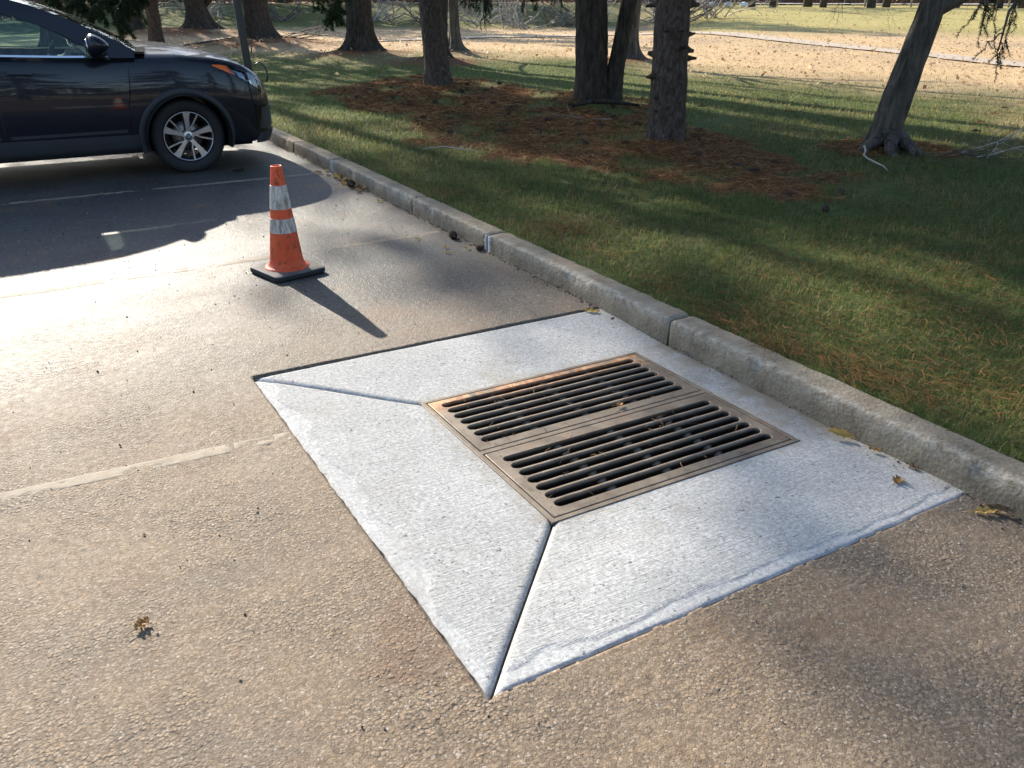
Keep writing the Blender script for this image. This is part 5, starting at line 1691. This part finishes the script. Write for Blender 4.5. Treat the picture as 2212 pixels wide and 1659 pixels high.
leaf(2.655, 1.955, -.006, .13, .020, .9, R(-62), 'leaf_yellow', 'long curled yellow leaf leaning on the kerb foot beside the apron', tiltv=.5)
leaf(2.665, 1.80, -.004, .06, .014, .6, R(-70), 'leaf_dry', 'small brown curled leaf by the kerb near the long yellow leaf')
leaf(2.675, 1.64, -.002, .07, .012, .7, R(-80), 'leaf_dark', 'thin dark leaf in the crack between apron and kerb')
leaf(2.545, 1.605, -.004, .065, .026, .35, R(20), 'leaf_dry', 'ragged lobed light brown leaf lying on the concrete apron', 2.5)
leaf(2.615, 1.315, .003, .095, .018, .6, R(-35), 'leaf_yellow', 'curled golden leaf on the asphalt past the apron corner')
leaf(2.665, 1.29, .01, .10, .016, .8, R(-75), 'leaf_dark', 'dark twisted leaf propped against the kerb past the apron corner', tiltv=.8)
leaf(2.63, 3.66, -.002, .11, .022, .55, R(-42), 'leaf_yellow', 'yellow leaf on the corner of the apron where asphalt meets kerb')
leaf(2.06, 2.635, -.012, .05, .014, .5, R(10), 'leaf_dry', 'small dry leaf scrap lying on the bars of the rusty grate')
leaf(2.62, 5.15, .003, .055, .012, .3, R(30), 'leaf_yellow', 'pale curled leaf fragment near the mortared kerb joint')
for k in range(34):
    y = random.gauss(7.75, .30); x = float(kerb_x(y)) - .02 - abs(random.gauss(0, .05))
    lm = random.choice(['leaf_dry', 'leaf_yellow', 'leaf_yellow', 'leaf_dark'])
    leaf(x, y, random.uniform(0, .02), random.uniform(.05, .10), random.uniform(.012, .024), random.uniform(.3, .9), random.uniform(0, 6.28), lm, {'leaf_dry': 'light brown', 'leaf_yellow': 'yellow', 'leaf_dark': 'dark brown'}[lm] + ' dry leaf in the heap gathered in the gutter by the car', 0, random.uniform(-.7, .7), 'leaves heaped in the gutter')
for (x, y) in ((2.67, 6.95), (2.655, 6.86), (2.50, 5.25), (2.42, 5.55), (2.45, 5.12)):
    leaf(x, y, .002, random.uniform(.04, .06), .012, .5, random.uniform(0, 6), 'leaf_yellow', 'small pale leaf scrap on the asphalt along the kerb', 0, 0, 'leaf scraps along the kerb')
for (x, y) in ((9.7, 6.1), (10.4, 6.5), (11.3, 6.9), (10.9, 5.6), (9.2, 8.5), (12.0, 7.2), (8.4, 9.3), (10.2, 8.9)):
    leaf(x, y, float(gz(x, y)) + .04, .13, .04, .4, random.uniform(0, 6), random.choice(['leaf_dry', 'leaf_dark']), 'brown leaf on the open grass behind the leaning tree', 2.5, .3, 'leaves on the open grass')

# fallen branches
def fallen(name, x, y, rz, L, r0, seed, mat, label, group=None, depth=2, rise=.12):
    r_ = np.random.default_rng(seed); m = MB()
    twigs(m, (0, 0, .03), (1, 0, rise), L, r0, depth, r_, .5, .015, 6)
    for v in m.v: v[:, 2] = np.maximum(np.abs(v[:, 2]) * .75, .004)
    o = m.build(name, M[mat]); o.location = (x, y, float(gz(x, y)) + .02); o.rotation_euler = (0, 0, rz)
    return tag(o, label, 'branch', group)
for k in range(11):
    q = random.random()
    fallen('fallen_branch', 7.62 + .62 * q * HX + random.uniform(-.1, .1), 5.25 + .62 * q * HY + random.uniform(-.15, .15), random.uniform(-2.6, .2), random.uniform(.4, .75), .009, 50 + k, 'twig_pale' if k % 3 == 0 else 'twig_dark', ('bleached pale branch in the tangle of fallen twigs beside the leaning tree' if k % 3 == 0 else 'dark bare branch in the tangle of fallen twigs beside the leaning tree'), 'fallen twigs by the leaning tree', 2, .2)
m = MB(); m.tube([(0, 0, .09), (-.05, -.05, .09), (-.12, -.12, .07), (-.24, -.20, .05), (-.33, -.32, .045), (-.40, -.47, .035), (-.46, -.60, .03), (-.58, -.75, .02)], [.010, .010, .0095, .009, .0085, .008, .006, .003], 6)
o = m.build('fallen_stick', M['twig_pale'], smooth=True); o.location = (7.32, 5.72, float(gz(7.1, 5.5)) + .0); tag(o, 'long pale crooked stick at the foot of the leaning tree', 'stick')
m = MB(); m.tube([(0, 0, .04), (.2, -.1, .06), (.36, -.28, .04), (.42, -.38, .03)], [.006, .007, .006, .004], 5)
o = m.build('fallen_stick', M['twig_pale'], smooth=True); o.location = (3.75, 8.35, float(gz(3.75, 8.3)) + .02); tag(o, 'thin pale curved stick in the grass near the kerb', 'stick')
m = MB(); m.tube([(-.35, .05, .02), (-.1, .0, .07), (.2, -.12, .06), (.5, -.3, .02)], [.02, .03, .03, .015], 8)
o = m.build('fallen_stick', M['bark_pine'], smooth=True); o.location = (7.0, 9.85, float(gz(7.0, 9.85)) + .01); tag(o, 'dark thick dead limb lying below the twin-trunk pine', 'stick')
for k in range(7):
    fallen('brush_branch', 8.5 + random.uniform(-.2, .3), 29.0 + random.uniform(-.4, .4), random.uniform(-.9, .1), random.uniform(1.3, 2.0), .02, 80 + k, 'twig_dark', 'dark bare branch in the brush heap by the stout pine near the lamp post', 'brush heap', 2, .22)
fallen('dead_twig', 6.55, 8.9, 2.0, .6, .008, 91, 'twig_pale', 'thin bleached twig on the needle bed', None, 1)

# ------------------------------------------------------------------ lamp post
lp = empty('lamp_post', (4.3, 17.54, float(gz(4.3, 17.54)) - .02), R(-10)); tag(lp, 'dark square lamp post on the lawn behind the car bonnet', 'lamp post')
m = MB()
H = 7.5; lean = (-.050, .02)
a = .075
V = np.array([[lean[0] * z + sx * a * (1 - .3 * z / H), lean[1] * z + sy * a * (1 - .3 * z / H), z] for z in (0, H) for sx, sy in ((-1, -1), (1, -1), (1, 1), (-1, 1))])
m.add(V, [[0, 1, 5, 4], [1, 2, 6, 5], [2, 3, 7, 6], [3, 0, 4, 7], [4, 5, 6, 7]])
o = m.build('pole', M['lamp_pole'], lp)
bv = o.modifiers.new('bevel', 'BEVEL'); bv.width = .012; bv.segments = 2
m = MB(); m.box((0.01, 0, .09), (.27, .27, .18)); o = m.build('base_cover', M['lamp_pole'], lp); bv = o.modifiers.new('bevel', 'BEVEL'); bv.width = .02; bv.segments = 2
m = MB(); m.tube([(.10, -.05, .34), (.20, -.06, .40), (.30, -.06, .30), (.33, -.06, .14), (.28, -.06, .02)], .014, 8); m.build('conduit_loop', M['lamp_pole'], lp, smooth=True)
m = MB(); m.box((lean[0] * H, lean[1] * H - .45, H + .03), (.34, .75, .12)); o = m.build('lamp_head', M['lamp_pole'], lp); bv = o.modifiers.new('bevel', 'BEVEL'); bv.width = .03; bv.segments = 3
m = MB(); m.box((lean[0] * H, lean[1] * H - .5, H - .035), (.26, .5, .012)); m.build('lamp_lens', M['lens'], lp)
m = MB(); m.box((.085, -.02, .62), (.02, .08, .14)); m.build('hand_hole_cover', M['lamp_pole'], lp)

# ------------------------------------------------------------------ footpath, road, far woods
def strip(name, pts, w, mat, lift):
    pts = np.array(pts, float)
    d = np.concatenate([[0], np.cumsum(np.hypot(*np.diff(pts, axis=0).T))])
    s = np.linspace(0, d[-1], int(d[-1] / .5))
    P = np.stack([smooth(np.interp(s, d, pts[:, k]), 6) for k in (0, 1)], 1)
    T = np.gradient(P, axis=0); T /= np.linalg.norm(T, axis=1)[:, None]; Nn = np.stack([-T[:, 1], T[:, 0]], 1)
    k = np.linspace(-.5, .5, 5)
    Q = (P[:, None] + Nn[:, None] * (k * w)[None, :, None]).reshape(-1, 2)
    V = np.stack([Q[:, 0], Q[:, 1], gz(Q[:, 0], Q[:, 1]) + lift], 1)
    return tag(link(name, mesh_np(name, V, grid_faces(len(s), 5)), mat), kind='structure')
strip('footpath', [(15.5, -6), (18.2, 6.5), (20.77, 12.23), (23.27, 18.2), (25.2, 25.5), (25.6, 29.0), (23.5, 31.2), (20, 31.3), (17, 31.8), (14.1, 31.3), (12, 30.9), (9.65, 30.6), (2, 30)], 1.15, M['path'], .03)
strip('road', [(30, 88), (45, 72), (58, 57), (68, 42), (76, 25), (84, 0)], 7.0, M['road'], .12)

def far_tree_mesh(seed, H, r0, depth):
    r_ = np.random.default_rng(seed); m = MB()
    m.tube([(0, 0, -.3), (r_.normal(0, .1), r_.normal(0, .1), H * .2), (r_.normal(0, .2), r_.normal(0, .2), H * .45)], [r0 * 1.25, r0, r0 * .7], 7)
    t_ = m.mesh('trunk', True)
    m = MB()
    for k in range(7):
        z = H * r_.uniform(.12, .45); a = r_.uniform(0, 6.28)
        twigs(m, (0, 0, z), (math.cos(a), math.sin(a), r_.uniform(.2, 1.2)), H * r_.uniform(.18, .3), r0 * .4, depth, r_, .5, .0, 4)
    return t_, m.mesh('crown', False)
FT = [far_tree_mesh(400 + k, 11 + k, .2 + .03 * k, 3) for k in range(4)]
def far_tree(x, y, s, k, label, group, barkm='bark_far'):
    root = empty('bare_tree', (x, y, float(gz(x, y))), random.uniform(0, 6.28)); root.scale = (s,) * 3
    tag(root, label, 'tree', group)
    for nm, me in zip(('trunk', 'crown'), FT[k % 4]):
        o = link(nm, me, M[barkm], root)
rf = random.Random(4)
for k in range(11):     # evergreens among the bare trees, dark against the bank
    az_ = R(-3 + 30 * (k + rf.uniform(-.3, .3)) / 11); r_ = rf.uniform(60, 74)
    conifer('evergreen_tree', (r_ * math.sin(az_), r_ * math.cos(az_)), 'dark evergreen among the bare trees on the bank beyond the field', 'evergreens beyond the field', tilt(0, 0, 15), rt(.24, 15), 'bark_pine', ('s1', 's2')[k % 2], 'spruce', rf.uniform(.95, 1.2), rf.uniform(0, 6.28), (5, .15, .3), .02, 16, seed=60 + k)
for k in range(44):     # wood behind the field
    az_ = R(rf.uniform(-4, 39)); r_ = rf.uniform(58, 92)
    far_tree(r_ * math.sin(az_), r_ * math.cos(az_), rf.uniform(.8, 1.3), k, 'bare grey tree in the wood on the bank beyond the field', 'trees in the wood beyond the field')
for k in range(22):     # row on the crest of the hill
    az_ = R(40 + 24 * (k + rf.uniform(-.3, .3)) / 22); r_ = rf.uniform(60, 66) if k % 3 else rf.uniform(84, 92)
    far_tree(r_ * math.sin(az_), r_ * math.cos(az_), rf.uniform(.6, 1.1), k, 'bare roadside tree on the crest of the sunlit hill', 'trees on the hill crest')
for k in range(9):
    az_ = R(41 + 22 * k / 9); r_ = 64.5
    m = MB(); m.tube([(0, 0, -.2), (0, 0, 1.6)], [.06, .05], 8); x_, y_ = r_ * math.sin(az_), r_ * math.cos(az_)
    m.tube([(0, 0, 1.6), (0, 0, 1.64)], [.065, .03], 8)
    o = m.build('roadside_post', M['fence'] if k % 3 else M['lamp_pole']); o.location = (x_, y_, float(gz(x_, y_))); tag(o, 'short post along the road on the hill crest', 'post', 'roadside posts')
# leafless shrubs at the field's far edge
def shrub_mesh(seed):
    r_ = np.random.default_rng(seed); m = MB()
    for k in range(13):
        a = r_.uniform(0, 6.28)
        twigs(m, (r_.normal(0, .3), r_.normal(0, .3), 0), (math.cos(a) * .8, math.sin(a) * .8, r_.uniform(.25, 1.0)), r_.uniform(.8, 1.5), .03, 3, r_, .6, .01, 3)
    return m.mesh('shrub')
SH = [shrub_mesh(500 + k) for k in range(3)]
for k, (az_, r_) in enumerate([(22, 50), (25.5, 47), (28, 49), (30.5, 46), (33, 47), (35, 50), (39.0, 48), (40.5, 46), (42, 48), (12, 52), (16, 50), (8, 54)]):
    x_, y_ = r_ * math.sin(R(az_)), r_ * math.cos(R(az_))
    o = link('bare_shrub', SH[k % 3]); 
    if not SH[k % 3].materials: SH[k % 3].materials.append(M['twig_pale'] if k % 3 != 1 else M['woods'])
    o.location = (x_, y_, float(gz(x_, y_))); o.scale = (1.5, 1.5, 1.3); o.rotation_euler = (0, 0, k * 1.3)
    tag(o, ('leafless arching shrub with pale grey twigs at the far edge of the field' if k % 3 != 1 else 'leafless brown-twigged shrub at the far edge of the field'), 'shrub', 'shrubs at the field edge')
m = MB()
for k in range(3):
    bm = bmesh.new(); bmesh.ops.create_icosphere(bm, subdivisions=3, radius=.4)
    for v in bm.verts: v.co *= 1 + .25 * (vnoise(np.array([v.co.x * 4 + k]), np.array([v.co.y * 4 + v.co.z * 3]), 7)[0] - .5)
    me = bpy.data.meshes.new('boulder'); bm.to_mesh(me); bm.free()
    x_, y_ = 39.5 + k * .8, 43.6 - k * .5
    o = link('boulder', me, M['white_paint'], None, (x_, y_, float(gz(x_, y_)) + .15)); o.scale = (.6, .6, .45)
    tag(o, 'whitish boulder beside the shrubs at the foot of the hill', 'boulder', 'boulders by the hill')
# distant wood all round, one mass of stems and twigs
n = 46000
az_ = rng.uniform(0, 2 * np.pi, n); r_ = rng.uniform(96, 135, n)
x = r_ * np.sin(az_); y = r_ * np.cos(az_)
base = gz(x, y)
z0 = base + rng.uniform(0, 1, n) ** 1.6 * 9
L = rng.uniform(.8, 4.0, n)
D = rng.normal(0, .45, (n, 3)); D[:, 2] = np.abs(D[:, 2]) + .7; D /= np.linalg.norm(D, axis=1)[:, None]
tang = np.stack([np.cos(az_), -np.sin(az_), 0 * az_], 1)
V, F = quads_from(np.stack([x, y, z0], 1), D, tang * rng.uniform(.03, .16, n)[:, None], L, .4)
ns = 900
az2 = rng.uniform(0, 2 * np.pi, ns); r2 = rng.uniform(92, 130, ns); x2 = r2 * np.sin(az2); y2 = r2 * np.cos(az2)
t2_ = np.stack([np.cos(az2), -np.sin(az2), 0 * az2], 1)
V2, F2 = quads_from(np.stack([x2, y2, gz(x2, y2) - .3], 1), np.tile([0, 0, 1.0], (ns, 1)) + rng.normal(0, .05, (ns, 3)), t2_ * rng.uniform(.1, .28, ns)[:, None], rng.uniform(9, 14, ns), .4)
o = link('distant_wood', mesh_np('distant_wood', np.concatenate([V, V2]), [np.concatenate([F, F2 + len(V)])], smooth=False), M['woods'])
tag(o, 'grey-brown mass of distant leafless woodland all around', 'woodland', kind='stuff')
n = 26000
az_ = np.radians(rng.uniform(-8, 72, n)); r_ = np.where(az_ > R(40), rng.uniform(86, 95, n), rng.uniform(60, 85, n))
x = r_ * np.sin(az_); y = r_ * np.cos(az_)
D = rng.normal(0, .6, (n, 3)); D[:, 2] = np.abs(D[:, 2]) + .4; D /= np.linalg.norm(D, axis=1)[:, None]
tang = np.stack([np.cos(az_), -np.sin(az_), 0 * az_], 1)
V, F = quads_from(np.stack([x, y, gz(x, y) + rng.uniform(0, 1, n) ** 2 * 1.8], 1), D, tang * rng.uniform(.015, .05, n)[:, None], rng.uniform(.4, 1.3, n), .3)
o = link('undergrowth', mesh_np('undergrowth', V, F, smooth=False), M['brush'])
tag(o, 'russet brown undergrowth between the far trees', 'undergrowth', kind='stuff')
# unseen spruces added behind the photographer to darken reflections in the car paint
for k, (x_, y_) in enumerate([(-14, -16), (-9, -20), (-4, -17), (1, -21), (6, -16), (11, -19), (16, -15), (-19, -11)]):
    conifer('spruce_tree', (x_, y_), 'unseen spruce added behind the photographer to darken the car reflections', 'spruces added for reflections', tilt(0, 0, 15), rt(.2, 15), 'bark_spruce', 's2', 'spruce', .9 + .05 * (k % 4), k * 1.1, (5, .1, .3), .02, 20, seed=20 + k)
